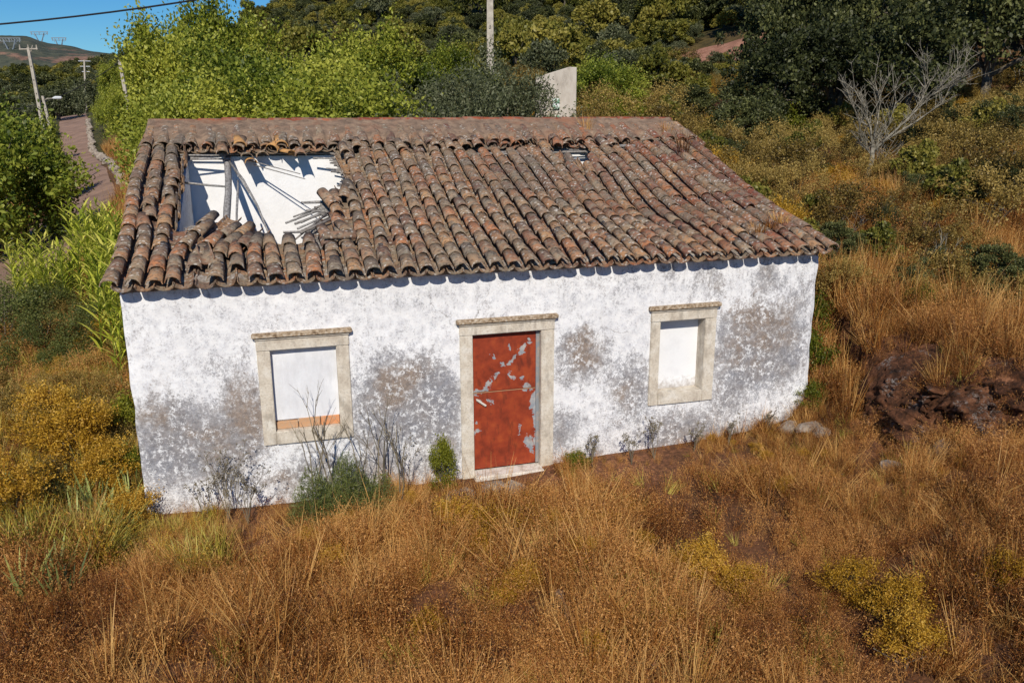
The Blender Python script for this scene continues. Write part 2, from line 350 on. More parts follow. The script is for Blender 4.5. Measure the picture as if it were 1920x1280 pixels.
def wall_mat(name, blobs, base=(.80,.80,.81), low=True):
    n = N(name); p = n.pos(); warp = n.noise(p, 1.3, 5, .65, col=True)
    pw = n.vm('ADD', p, n.vm('MULTIPLY', n.vm('SUBTRACT', warp, (.5, .5, .5)), (.9, 0, .9)))
    s = None
    for (x, z, rx, rz, a) in blobs:
        d = n.vm('LENGTH', n.vm('MULTIPLY', n.vm('SUBTRACT', pw, (x, 0, z)), (1/rx, 0, 1/rz)))
        g = n.ma('MULTIPLY', n.ma('SUBTRACT', 1, d, clamp=True), a); s = g if s is None else n.ma('ADD', s, g)
    streak = n.noise(n.vm('MULTIPLY', p, (1, 1, .4)), 10, 8, .8); speck = n.noise(p, 34, 5, .85); coarse = n.noise(p, 3.5, 9, .78)
    f = n.ma('ADD', n.ma('ADD', n.ma('MULTIPLY', s, .40), n.ma('MULTIPLY', streak, .55)), n.ma('ADD', n.ma('MULTIPLY', speck, .80), n.ma('MULTIPLY', coarse, .52)))
    if low:
        z = n.new('ShaderNodeSeparateXYZ'); n.put(z.inputs[0], p); f = n.ma('ADD', f, n.ma('MULTIPLY', n.ma('SUBTRACT', 1.0, z.outputs[2], clamp=True), .10))
    m = n.ramp(n.ma('SUBTRACT', f, .285), [(.66, 0.), (.73, .30), (.80, .78), (.92, 1.)])
    warmth = n.noise(n.vm('ADD', p, (7, 3, 1)), 1.3, 5, .7)
    bs = None
    for (xb, zb_, rx, rz) in [(9.2,1.75,1.0,.55), (6.3,1.65,.6,.45), (1.3,1.3,.6,.6), (3.5,1.5,.5,.4), (8.8,2.4,.5,.4)]:
        g = n.ma('SUBTRACT', 1, n.vm('LENGTH', n.vm('MULTIPLY', n.vm('SUBTRACT', pw, (xb, 0, zb_)), (1/rx, 0, 1/rz))), clamp=True); bs = g if bs is None else n.ma('MAXIMUM', bs, g)
    stain = n.ramp(n.ma('ADD', warmth, n.ma('MULTIPLY', bs, .22)), [(.38, (.30,.305,.34)), (.54, (.33,.31,.31)), (.66, (.31,.245,.20))])
    stain = n.mix(n.ramp(n.noise(p, 13, 8, .85), [(.36, .75), (.60, 0.)]), stain, (.105,.10,.105))
    white = n.mix(n.ramp(n.noise(p, 7, 6, .7), [(.40, 0.), (.62, .55)]), base, (.50,.51,.56))
    c = n.mix(m, white, stain)
    if low:
        zz = n.ma('MULTIPLY', n.ma('SUBTRACT', z.outputs[2], 2.25), 1.6, clamp=True)
        dr_ = n.ramp(n.noise(n.vm('MULTIPLY', p, (1, 1, .16)), 7, 6, .75), [(.52, 0.), (.66, .8)]); pt = n.ramp(n.noise(p, 1.4, 3), [(.45, 0.), (.62, 1.)])
        c = n.mix(n.ma('MULTIPLY', n.ma('MULTIPLY', dr_, zz), pt), c, (.27,.27,.28))
        cr = n.ramp(n.vor(n.vm('ADD', p, n.vm('MULTIPLY', n.noise(p, 3, 5, .7, col=True), (.35, .1, .35))), .75, 'DISTANCE_TO_EDGE'), [(.0, .75), (.006, 0.)]); c = n.mix(n.ma('MULTIPLY', cr, n.ramp(n.noise(p, .7, 2), [(.5, 0.), (.58, 1.)])), c, (.16,.14,.13))
    c = n.mix(n.ramp(n.noise(p, 1.1, 6, .8, 1.2), [(.68, 0.), (.72, .25)]), c, (.62,.50,.42))
    # flakes of whitewash left inside the worn patches
    fl = n.ramp(n.noise(p, 10, 8, .85), [(.52, 0.), (.565, .9)]); c = n.mix(n.ma('MULTIPLY', fl, n.ramp(n.noise(p, 1.2, 3), [(.36, .15), (.55, 1.)])), c, (.80,.81,.83))
    n.color(c); n.b.inputs['Roughness'].default_value = .95
    n.bump(n.ma('ADD', n.ma('MULTIPLY', coarse, 1.), n.ma('MULTIPLY', n.noise(p, 40, 5), .35)), .45, .02)
    return n.m
BL = [(.35,1.2,.8,.5,1.1),(.6,.75,1.1,.5,.9),(1.3,1.15,.55,.8,1.0),(1.25,1.9,.45,.35,.35),(3.45,1.3,.85,.85,1.3),(3.95,.9,.5,.8,.85),(3.15,.75,.4,.6,.6),
      (6.25,1.55,.65,.55,1.0),(6.0,1.9,.4,.3,.5),(7.05,1.1,.45,.7,.9),(9.2,1.6,1.15,.75,1.35),(9.5,1.15,.7,.5,.9),(8.75,.8,.6,.5,.6),(9.9,2.3,.4,.8,.5),(9.1,2.2,.6,.5,.5),
      (7.55,2.8,.25,.28,.5),(8.35,2.7,.3,.35,.5),(9.35,2.72,.35,.3,.75),(8.0,2.65,.2,.3,.35),(5.8,.5,.6,.4,.6),(7.9,.35,1.0,.35,.65),(2.4,.3,1.6,.3,.55),(6.9,2.7,.5,.3,.15),(4.2,1.35,.35,.4,.6)]
MW = wall_mat('stained_whitewash', BL)
n = N('interior_whitewash'); n.color(n.mix(n.ramp(n.noise(n.pos(), 2.5, 7, .7), [(.45, 0.), (.75, .4)]), (.85,.85,.86), (.62,.61,.60))).bump(n.noise(n.pos(), 12, 5), .3, .02); MI = n.m

# openings: x0,x1,z0,z1 of the clear opening
WIN1 = (1.75, 2.62, .98, 2.13); WIN2 = (7.47, 8.23, .97, 2.12); DOOR = (4.53, 5.56, .03, 2.13)
def front_wall():
    ops = [(WIN1[0]-.1, WIN1[1]+.1, WIN1[2]-.1, WIN1[3]+.1), (WIN2[0]-.1, WIN2[1]+.1, WIN2[2]-.1, WIN2[3]+.1), (DOOR[0]-.1, DOOR[1]+.1, -.5, DOOR[3]+.1)]
    def lin(a, b, cuts, st):
        e = sorted(set([a, b]+cuts)); r = []
        for u, v in zip(e[:-1], e[1:]):
            k = max(1, int((v-u)/st)); r += [u+(v-u)*i/k for i in range(k)]
        return r+[b]
    xs = lin(0, L, [o[0] for o in ops]+[o[1] for o in ops], .07); zs = lin(-.5, H, [o[2] for o in ops if o[2] > -.4]+[o[3] for o in ops], .07)
    idx = {}; V = []; Fs = []
    def disp(x, z):
        y = (mnoise.noise(Vector((x*.9, 3, z*.9)))*.025+mnoise.noise(Vector((x*4, 7, z*4)))*.008)
        ex = 1.
        for o in ops:
            dd = max(o[0]-x, x-o[1], o[2]-z, z-o[3]); ex = min(ex, max(0, min(1, dd/.25)))
        y *= ex
        xo = x
        if x > L-1.2: xo = x-max(0, (.62-z))*.75*max(0, (x-(L-1.2))/1.2)**1.5
        if x < .001: xo = x+.02*mnoise.noise(Vector((1, 2, z*3))); y += .03
        if x > L-.001: xo += .03*mnoise.noise(Vector((5, 2, z*3)))-.0; y += .03
        return (xo, y, z)
    for j, z in enumerate(zs):
        for i, x in enumerate(xs): idx[i, j] = len(V); V.append(disp(x, z))
    nf = len(V)
    for j in range(len(zs)-1):
        for i in range(len(xs)-1):
            cx, cz = (xs[i]+xs[i+1])/2, (zs[j]+zs[j+1])/2
            if any(o[0] < cx < o[1] and o[2] < cz < o[3] for o in ops): continue
            Fs.append((idx[i, j], idx[i+1, j], idx[i+1, j+1], idx[i, j+1]))
    # thickness: back sheet at y=.5 plus the rims
    back = {}
    for (i, j), k in idx.items():
        back[i, j] = len(V); V.append((V[k][0], .5, V[k][2]))
    solid = {}
    for j in range(len(zs)-1):
        for i in range(len(xs)-1):
            cx, cz = (xs[i]+xs[i+1])/2, (zs[j]+zs[j+1])/2
            solid[i, j] = not any(o[0] < cx < o[1] and o[2] < cz < o[3] for o in ops)
    for (i, j), s in solid.items():
        if not s: continue
        Fs.append((back[i, j], back[i, j+1], back[i+1, j+1], back[i+1, j]))
        for di, dj, a, b in ((-1, 0, (i, j), (i, j+1)), (1, 0, (i+1, j), (i+1, j+1)), (0, -1, (i, j), (i+1, j)), (0, 1, (i, j+1), (i+1, j+1))):
            if not solid.get((i+di, j+dj), False): Fs.append((idx[a], idx[b], back[b], back[a]))
    me = bpy.data.meshes.new('front_wall'); me.from_pydata(V, [], Fs); me.update()
    bm = bmesh.new(); bm.from_mesh(me); bmesh.ops.recalc_face_normals(bm, faces=bm.faces); bm.to_mesh(me); bm.free()
    o = link('front_wall', me, house, MW)
front_wall()
def gable(x0, x1, y0, y1):
    mb = MB(); ys = np.linspace(y0, y1, 40); pr = []
    for y in ys:
        z = (roofz(min(max((x0+x1)/2, 0), L), y)-.17) if y < RY else ZR-(y-RY)*T-.17
        pr.append((y, z))
    V = [(x0, y, z) for y, z in pr]+[(x0, y, -.5) for y, _ in pr]+[(x1, y, z) for y, z in pr]+[(x1, y, -.5) for y, _ in pr]; n = len(pr); Fs = []
    for i in range(n-1):
        Fs += [(i, i+1, n+i+1, n+i), (2*n+i+1, 2*n+i, 3*n+i, 3*n+i+1), (i+1, i, 2*n+i, 2*n+i+1)]
    Fs += [(0, n, 3*n, 2*n), (n-1, 3*n-1, 4*n-1, 2*n-1)]
    mb.add(V, Fs); return mb.obj('gable_wall', MW, house)
gable(.012, .60, .502, 10.9); gable(L-.5, L-.012, .502, 10.9)
MB().box(.5, L-.5, 10.5, 10.9, -.5, 3.0).obj('rear_wall', MW, house)
mb = MB(); xs = np.linspace(.502, L-.502, 60)
V = []
for x in xs:
    zt = roofz(x, 4.66)-.15; V += [(x, 4.66, -.3), (x, 4.66, zt), (x, 5.1, zt+.05), (x, 5.1, -.3)]
Fs = []
for i in range(59):
    a, b = i*4, i*4+4; Fs += [(a, b, b+1, a+1), (a+1, b+1, b+2, a+2), (a+2, b+2, b+3, a+3)]
mb.add(V, Fs).obj('inner_wall', MI, house)
nfl = N('dirty_floor'); nfl.color(nfl.ramp(nfl.noise(nfl.pos(), 2, 5), [(.3, (.10,.07,.05)), (.7, (.3,.22,.16))]))
MB().box(.5, L-.5, .5, 10.5, -.3, .9).obj('floor', nfl.m, house)

# ---- stone surrounds, window infill, door
def stone_mat():
    n = N('limestone'); p = n.pos()
    c = n.ramp(n.noise(p, 5, 5, .65), [(.3, (.44,.38,.31)), (.5, (.60,.54,.45)), (.7, (.70,.66,.59))])
    c = n.mix(n.ramp(n.noise(p, 30, 4, .7), [(.5, 0.), (.7, .6)]), c, (.30,.25,.20))
    c = n.mix(n.ma('MULTIPLY', n.ramp(n.noise(n.vm('MULTIPLY', p, (1, 1, .4)), 8, 4, .6), [(.52, 0.), (.66, .7)]), 1.), c, (.33,.29,.24))
    n.color(c).bump(n.noise(p, 45, 4), .35, .01); return n.m
MS = stone_mat()
n = N('mossy_cornice'); n.color(n.ramp(n.noise(n.pos(), 22, 4), [(.35, (.16,.11,.07)), (.5, (.36,.27,.18)), (.7, (.56,.49,.40))])).bump(n.noise(n.pos(), 60, 3), .5, .01); MC = n.m
def st(name, box, parent, mat=MS, w=.008):
    o = MB().box(*box).obj(name, mat, parent); bevel(o, w, 2)
    for v in o.data.vertices: v.co.y += rnd.uniform(-.0015, .0015)
    return o
def surround(W_, name, sill=True, wl=.17, wr=.17, hl=.235, sill_h=.19):
    x0, x1, z0, z1 = W_; g = .003
    fr = thing(name, (0, 0, 0), None, None); fr.parent = house
    zb = z0-sill_h if sill else z0-.35
    jz = z0 if sill else zb
    st('jamb', (x0-wl, x0, -.03, .30, (zb if sill else zb)+0, z1-g), fr)
    st('jamb', (x1, x1+wr, -.031, .30, zb, z1-g), fr)
    st('lintel', (x0-wl-.004, x1+wr+.004, -.034, .30, z1, z1+hl-.055), fr)
    st('cornice', (x0-wl-.05, x1+wr+.05, -.085, .10, z1+hl-.052, z1+hl+.012), fr, MC, .012)
    st('cornice', (x0-wl-.02, x1+wr+.02, -.055, .10, z1+hl-.085, z1+hl-.055), fr, MS, .01)
    if sill: st('sill', (x0+g, x1-g, -.04, .32, zb+.004, z0), fr)
    return fr
w1 = surround(WIN1, 'window'); w2 = surround(WIN2, 'window', wl=.155, wr=.19)
w1['label'] = 'bricked-up window with a strip of bare orange brick at its foot'; w2['label'] = 'blocked window with a deep stone reveal and clean white infill'
n = N('white_infill'); p = n.pos(); z = n.new('ShaderNodeSeparateXYZ'); n.put(z.inputs[0], p)
low = n.ma('SUBTRACT', 1.22, z.outputs[2]); f = n.ma('ADD', low, n.ma('MULTIPLY', n.noise(p, 16, 5, .7), .5))
n.color(n.mix(n.ramp(f, [(.33, 0.), (.58, .85)]), n.mix(n.ramp(n.noise(p, 4, 5), [(.5, 0.), (.8, .5)]), (.77,.78,.80), (.60,.60,.62)), (.27,.22,.18))).bump(n.noise(p, 25, 4), .25, .01)
MP = n.m
n = N('clean_infill'); p = n.pos(); n.color(n.mix(n.ramp(n.noise(n.vm('MULTIPLY', p, (1, 1, .3)), 7, 6, .75), [(.45, 0.), (.75, .7)]), n.mix(n.ramp(n.noise(p, 2, 4), [(.4, 0.), (.6, 1.)]), (.76,.77,.80), (.68,.69,.72)), (.54,.54,.56))).bump(n.noise(p, 25, 4), .3, .01); MP1 = n.m
def panel(W_, y, z0, name, parent, mat):
    x0, x1, _, z1 = W_; nx, nz = 24, 30; V = []
    for j in range(nz+1):
        for i in range(nx+1):
            x = x0+(x1-x0)*i/nx; zz = z0+(z1-z0)*j/nz; V.append((x, y+.006*mnoise.noise(Vector((x*3, zz*3, 1))), zz))
    for p in [(x0, z0), (x1, z0), (x1, z1), (x0, z1)]: V.append((p[0], y+.1, p[1]))
    Fs = [(j*(nx+1)+i, j*(nx+1)+i+1, (j+1)*(nx+1)+i+1, (j+1)*(nx+1)+i) for j in range(nz) for i in range(nx)]; k = (nx+1)*(nz+1)
    Fs += [(k+3, k+2, k+1, k)]
    # rim along the foot
    Fs.append((0, k, k+1, nx))
    return MB().add(V, Fs).obj(name, mat, parent, smooth=False)
panel(WIN1, .075, WIN1[2]+.13, 'infill', w1, MP1); panel(WIN2, .20, WIN2[2], 'infill', w2, MP)
n = N('orange_brick'); p = n.pos(); n.color(n.mix(n.ramp(n.noise(p, 18, 4), [(.5, 0.), (.65, .5)]), n.ramp(n.oi(), [(0, (.62,.27,.12)), (1, (.50,.30,.17))]), (.40,.34,.26))).bump(n.noise(p, 50, 3), .4, .01); MBk = n.m
for a, b, dz in ((0, .30, .01), (.31, .60, .035), (.61, .865, .03)):
    o = MB().box(WIN1[0]+a+.002, WIN1[0]+b, .055, .2, WIN1[2]+.002, WIN1[2]+.11+dz-.012).obj('brick', MBk, w1); bevel(o, .006, 1)
    for v in o.data.vertices: v.co.z += rnd.uniform(-.004, .004)
MB().box(WIN1[0]+.003, WIN1[1]-.003, .105, .205, WIN1[2]+.001, WIN1[2]+.16).obj('mortar', MS, w1)

fr = surround(DOOR, 'doorway', sill=False, wl=.185, wr=.20, hl=.225)
n = N('white_stone'); p = n.pos(); n.color(n.mix(n.ramp(n.noise(p, 9, 5), [(.45, 0.), (.6, .7)]), (.72,.68,.62), (.42,.36,.30))).bump(n.noise(p, 30, 4), .4, .01)
o = MB().box(DOOR[0]-.02, DOOR[1]+.02, -.17, .2, -.16, .0).obj('threshold', n.m, fr); bevel(o, .015, 2)
def door_mat():
    n = N('peeling_red_paint'); p = n.pos()
    wv = n.vm('ADD', p, n.vm('MULTIPLY', n.vm('SUBTRACT', n.noise(p, 9, 4, .7, col=True), (.5, .5, .5)), (.26, 0, .26)))
    red = n.ramp(n.noise(p, 6, 5, .6), [(.3, (.17,.028,.012)), (.5, (.27,.042,.016)), (.7, (.35,.065,.02))])
    x0, z0 = DOOR[0], DOOR[2]; s = None
    # (x, z, rx, rz, angle) of the scraped places, in the door's own plane
    for x, z, rx, rz, an in [(.13,1.22,.15,.035,.15),(.24,1.31,.04,.12,-.7),(.38,1.44,.035,.06,-.3),(.61,1.42,.03,.09,.7),(.46,1.60,.06,.025,-.5),(.62,1.66,.11,.035,.5),(.76,1.80,.035,.10,-.4),(.32,1.73,.02,.05,.5),
                              (.57,1.87,.02,.06,0),(.86,1.93,.04,.03,0),(.74,1.36,.04,.03,0),(.85,1.22,.05,.09,.8),(.985,.70,.055,.52,0),(.93,.98,.03,.16,-.2),(.06,.62,.035,.05,.3),(.03,.75,.025,.03,0),(.27,1.05,.06,.03,.1),(.88,.32,.07,.16,.2),(.74,.55,.012,.13,0),(.08,1.09,.06,.012,0)]:
        q = n.vm('SUBTRACT', wv, (x0+x, 0, z0+z)); rot = n.new('ShaderNodeVectorRotate'); rot.rotation_type = 'Y_AXIS'; n.put(rot.inputs['Vector'], q); rot.inputs['Angle'].default_value = an
        d = n.vm('LENGTH', n.vm('MULTIPLY', rot.outputs[0], (1/rx, 0, 1/rz))); g = n.ma('SUBTRACT', 1.15, d, clamp=True); s = g if s is None else n.ma('MAXIMUM', s, g)
    c = n.mix(n.ramp(s, [(.16, 0.), (.30, .92)]), red, n.ramp(n.noise(p, 11, 3), [(.4, (.24,.29,.33)), (.65, (.42,.42,.40))]))
    d2 = n.ramp(n.noise(n.vm('MULTIPLY', p, (1, 1, .3)), 11, 4, .6), [(.56, 0.), (.68, .6)]); c = n.mix(d2, c, (.10,.022,.012))
    n.color(c); n.b.inputs['Roughness'].default_value = .55; n.b.inputs['Specular IOR Level'].default_value = .3; n.bump(n.noise(p, 6, 3), .2, .01); return n.m
MD = door_mat()
dr = thing('door', (0, 0, 0), None, None); dr.parent = house
def leaf_panel(z0, z1, y):
    nx, nz = 20, 20; x0, x1 = DOOR[0]+.003, DOOR[1]-.055; V = []
    for j in range(nz+1):
        for i in range(nx+1):
            x = x0+(x1-x0)*i/nx; z = z0+(z1-z0)*j/nz; V.append((x, y+.008*mnoise.noise(Vector((x*2.5, z*2, 9)))-.006*math.sin(math.pi*j/nz), z))
    Fs = [(j*(nx+1)+i, j*(nx+1)+i+1, (j+1)*(nx+1)+i+1, (j+1)*(nx+1)+i) for j in range(nz) for i in range(nx)]
    k = len(V); V += [(x0, y+.05, z0), (x1, y+.05, z0), (x1, y+.05, z1), (x0, y+.05, z1)]; t = nz*(nx+1)
    Fs += [(k+3, k+2, k+1, k), (0, k, k+1, nx), (t, t+nx, k+2, k+3)]
    MB().add(V, Fs).obj('door_panel', MD, dr, smooth=False)
leaf_panel(DOOR[2]+.003, 1.235, .07); leaf_panel(1.243, DOOR[3]-.003, .073)
ng = N('grey_painted_steel'); ng.color(ng.mix(ng.ramp(ng.noise(ng.pos(), 12, 4), [(.45, 0.), (.65, .7)]), (.22,.24,.26), (.38,.30,.25))); ng.b.inputs['Roughness'].default_value = .6
bevel(MB().box(DOOR[1]-.052, DOOR[1]-.002, .06, .13, DOOR[2], DOOR[3]-.002).obj('door_post', ng.m, dr), .004, 1)
nb = N('pale_rail_edge'); nb.color((.42,.22,.12))
MB().box(DOOR[0]+.01, DOOR[1]-.06, .060, .069, 1.226, 1.236).obj('rail', nb.m, dr)
nh = N('worn_white_handle'); nh.color((.62,.58,.52))
hm = MB(); hm.tube([(DOOR[0]+.07, .045, 1.13), (DOOR[0]+.20, .042, 1.03)], [.016, .018], 6); hm.tube([(DOOR[0]+.20, .042, 1.03), (DOOR[0]+.20, .08, 1.03)], .012, 5); hm.tube([(DOOR[0]+.07, .045, 1.13), (DOOR[0]+.07, .08, 1.13)], .012, 5); hm.obj('handle', nh.m, dr)

# ---- roof: battens, rafters, pan tiles, cover tiles, ridge
def tile_mat(name, joined):
    n = N(name); p = n.pos(); r = n.attr() if joined else n.oi()
    w = n.new('ShaderNodeTexWhiteNoise', noise_dimensions='1D'); n.put(w.inputs['W'], n.ma('MULTIPLY', r, 917.)); r2 = w.outputs['Value']
    base = n.ramp(r, [(0, (.23,.135,.08)), (.2, (.30,.20,.125)), (.36, (.17,.13,.10)), (.5, (.40,.165,.075)), (.62, (.30,.22,.15)), (.76, (.15,.08,.06)), (.88, (.42,.24,.12)), (1, (.25,.12,.075))])
    x = n.new('ShaderNodeSeparateXYZ'); n.put(x.inputs[0], p)
    rightness = n.ma('MULTIPLY', n.ma('SUBTRACT', x.outputs[0], 4.3), .16, clamp=True)
    base = n.mix(n.ma('MULTIPLY', rightness, n.ramp(r2, [(.25, 0.), (.9, .9)])), base, (.21,.065,.04))
    lich = n.noise(p, 9, 6, .72); lf = n.ramp(lich, [(.47, 0.), (.58, .65)])
    c = n.mix(lf, base, n.ramp(n.noise(p, 3, 3), [(.4, (.30,.26,.19)), (.6, (.21,.19,.15))]))
    c = n.mix(n.ramp(n.noise(p, 17, 5, .7), [(.50, 0.), (.62, .8)]), c, (.065,.052,.045))
    sp = n.ramp(n.vor(n.vm('ADD', p, n.vm('MULTIPLY', n.noise(p, 20, 2, col=True), (.04, .04, .04))), 13), [(.20, .9), (.32, 0.)])
    c = n.mix(n.ma('MULTIPLY', sp, n.ramp(n.noise(p, 1.3, 3), [(.38, .1), (.55, 1.)])), c, (.50,.46,.41))
    c = n.mix(n.ma('MULTIPLY', n.ramp(n.noise(p, 11, 3, .6), [(.6, 0.), (.72, .6)]), n.ma('ADD', .35, rightness)), c, (.44,.19,.06))
    n.color(c); n.b.inputs['Roughness'].default_value = .95
    n.bump(n.ma('ADD', n.noise(p, 38, 5, .7), n.ma('MULTIPLY', lich, .8)), .7, .012); return n.m
MT, MTJ = tile_mat('clay_tile', False), tile_mat('clay_tile_run', True)
def barrel(w0, w1, h0, h1, ln, th=.014, seg=6, flip=1, jit=0.):
    """one canal tile: open barrel, w0/h0 at its lower end, w1/h1 at its upper end"""
    V = []; Fs = []
    for (y, w, h) in ((0, w0, h0), (ln, w1, h1)):
        for t in (0, th):
            for k in range(seg+1):
                a = math.pi*k/seg; V.append((math.cos(a)*(w/2-t), y+(jit*math.sin(a*3) if y == 0 else 0), flip*(math.sin(a)*(h-t))))
    m = seg+1
    o0, i0, o1, i1 = 0, m, 2*m, 3*m
    for k in range(seg):
        Fs += [(o0+k, o1+k, o1+k+1, o0+k+1), (i0+k+1, i1+k+1, i1+k, i0+k), (o0+k+1, i0+k+1, i0+k, o0+k), (o1+k, i1+k, i1+k+1, o1+k+1)]
    Fs += [(o0, i0, i1, o1), (o0+seg, o1+seg, i1+seg, i0+seg)]
    if flip < 0: Fs = [tuple(reversed(f)) for f in Fs]
    return np.array(V), Fs
def smesh(V, Fs, name, mat):
    me = bpy.data.meshes.new(name); me.from_pydata([tuple(v) for v in V], [], Fs); me.update(); me.materials.append(mat)
    sm = [i % 4 < 2 and i < len(Fs)-2 for i in range(len(Fs))]; me.polygons.foreach_set('use_smooth', sm); return me
CV = [barrel(.208+a, .172+a, .084+b, .070+b, .46, th=.012, jit=j) for a, b, j in ((0, 0, 0), (.01, .004, .006), (-.008, .008, -.006), (.004, -.008, .01))]
CVM = [smesh(v, f, 'roof_tile', MT) for v, f in CV]
PN = barrel(.243, .243, .078, .085, .46, th=.012, flip=-1)
PITCH_X, EXPO = .2455, .355
# battens: cane laid across the rafters, broken off round the holes; this sheet of sticks is the roof's base
def battens():
    mb = MB(); y = .05; r = random.Random(3)
    while y < 5.5:
        segs = []; x = .03; cur = None
        while x < L-.03:
            h = hole(x, y+.02)
            if not h and cur is None: cur = x
            if h and cur is not None: segs.append((cur, x)); cur = None
            x += .05
        if cur is not None: segs.append((cur, L-.03))
        for a, b in segs:
            if a > .1: 
                k = r.random()
                a -= r.uniform(0, .22 if a < 5 else .03) if (y > 3 or k < .5) else r.uniform(.0, .75)*(1 if 1.6 < y < 2.7 and a > 2 else .2)
            if b < L-.1 and b > .7: b += r.uniform(0, .12 if b < 5 else .03)
            n = max(1, int((b-a)/.7)); pts = [(a+(b-a)*i/n, y+.012*r.uniform(-1, 1), 0) for i in range(n+1)]
            pts = [(p[0], p[1], roofz(p[0], p[1])-.085+r.uniform(-.008, .008)) for p in pts]
            mb.tube(pts, r.uniform(.012, .02), 4, r.random(), caps=False)
        y += r.uniform(.035, .05)
    return mb.obj('roof', M_['wood'], house)
roof = battens(); roof['label'] = 'sagging clay tile roof with a collapsed hole at its left'
# boards closing the roof from below where it still stands
mb = MB(); st_ = .2
for i in range(int(L/st_)):
    for j in range(int(5.6/st_)):
        x, y = i*st_, j*st_
        if any(hole(x+a, y+b) for a in (-.06, st_/2, st_+.06) for b in (-.06, st_/2, st_+.06)): continue
        mb.add([(x, y, roofz(x, y)-.12), (x+st_, y, roofz(x+st_, y)-.12), (x+st_, y+st_, roofz(x+st_, y+st_)-.12), (x, y+st_, roofz(x, y+st_)-.12)], [(0, 1, 2, 3)])
mb.obj('roof_lining', M_['wood'], house)
def rafter(x, y0, y1, r0=.055, dx=0, nm='rafter', par=house):
    ys = np.linspace(y0, y1, 9); pts = [(x+dx*(y-y0)/(y1-y0)+.012*math.sin(y*2.3), y, roofz(x, y)-.11-r0+.01*math.sin(3*y)) for y in ys]
    return MB().tube(pts, [r0*(1+.1*math.sin(5*y)) for y in ys], 8, .1).obj(nm, M_['wood'], par, smooth=True)
for x in (1.27, 3.42, 4.3, 5.2, 6.1, 6.95, 8.15, 9.0): rafter(x, .3, 4.9)
rafter(1.42, 1.6, 3.6, .018)

placed = []      # (matrix, kind, seed, distance)
def frame_at(x, y, yaw=0, tilt=0, roll=0, dz=0):
    e = .05; zy = (roofz(x, y+e)-roofz(x, y-e))/(2*e); Y = Vector((0, 1, zy)).normalized(); X = Vector((1, 0, 0)); Z = X.cross(Y).normalized()
    R = Matrix((X, Y, Z)).transposed(); R = R @ Matrix.Rotation(yaw, 3, 'Z') @ Matrix.Rotation(tilt, 3, 'X') @ Matrix.Rotation(roll, 3, 'Y')
    M = R.to_4x4(); M.translation = Vector((x, y, roofz(x, y)+dz)); return M
NC = 42
def shift(x, y):
    """slumped columns left of the hole lean over towards it"""
    s = .50*float(sstep(.55, 2.1, y))*float(sstep(.45, .8, x))*float(sstep(2.0, 1.2, x)) if y < 2.4 else 0
    s += .035*math.sin(x*2.1+1)*math.sin(y*.9) + .02*math.sin(x*5+y*1.7); return s
cosA = math.cos(math.atan(T))
rt = random.Random(11)
pan_parts = MB(); NR = 14
for c in range(NC+1):
    x0 = .0+c*PITCH_X-.06
    off = rt.uniform(-.06, .06)*.6; cw = rt.uniform(-.01, .01)
    for k in range(NR+1):
        sy = -E-.02+(k*EXPO+ (off if k else 0))*cosA
        if sy > 4.75: continue
        for kind in ('c', 'p'):
            xx = x0+(PITCH_X/2 if kind == 'p' else 0)
            if kind == 'p' and c == NC: continue
            ym = sy+.2
            xs_ = xx+shift(xx, ym)+cw
            if hole(xs_, ym) or (hole(xs_, sy+.03) and hole(xs_, sy+.4)): continue
            if kind == 'c' and hole(xs_, sy+.36) and (rt.random() < .35 or xs_ > 1.3 and shift(xx, ym) > .12): continue
            if kind == 'c' and k > 1 and rt.random() < .004: continue
            near = any(hole(xs_+a, ym+b) for a in (-.3, 0, .3) for b in (-.35, 0, .35))
            j = 2.2 if near else 1.
            yaw = -math.atan((shift(xx, ym+.2)-shift(xx, ym-.2))/.4)+rt.gauss(0, .022)*j; 
            z = .040 if kind == 'c' else .022
            if kind == 'c' and k == 0 and c in (4, 6): continue
            M = frame_at(xs_+rt.gauss(0, .006)*j, sy, yaw, rt.gauss(-.028 if kind == 'c' else -.028, .009)*1., rt.gauss(0, .04)*j, z+.012+rt.gauss(0, .004)*j)
            placed.append((M, kind, rt.random(), (Vector(CAM)-M.translation).length, rt.randrange(4)))
# upper band under the ridge: short, mortared rows
for c in range(NC+1):
    x0 = c*PITCH_X-.03
    for k, sy in enumerate((4.52, 4.86)):
        for kind in ('c', 'p'):
            xx = x0+(PITCH_X/2 if kind == 'p' else 0)
            if k == 0 and kind == 'c' and 2.9 < xx < 3.0: continue
            dz = .06+.0*k+(.05 if k == 0 else 0)*0
            M = frame_at(xx+rt.gauss(0, .012), sy+rt.gauss(0, .035)+(.02 if kind == 'c' else -.03), rt.gauss(0, .05), rt.gauss(.02, .02), rt.gauss(0, .05), dz+(.03 if kind == 'c' else 0))
            placed.append((M, kind, rt.random(), (Vector(CAM)-M.translation).length, rt.randrange(4)))
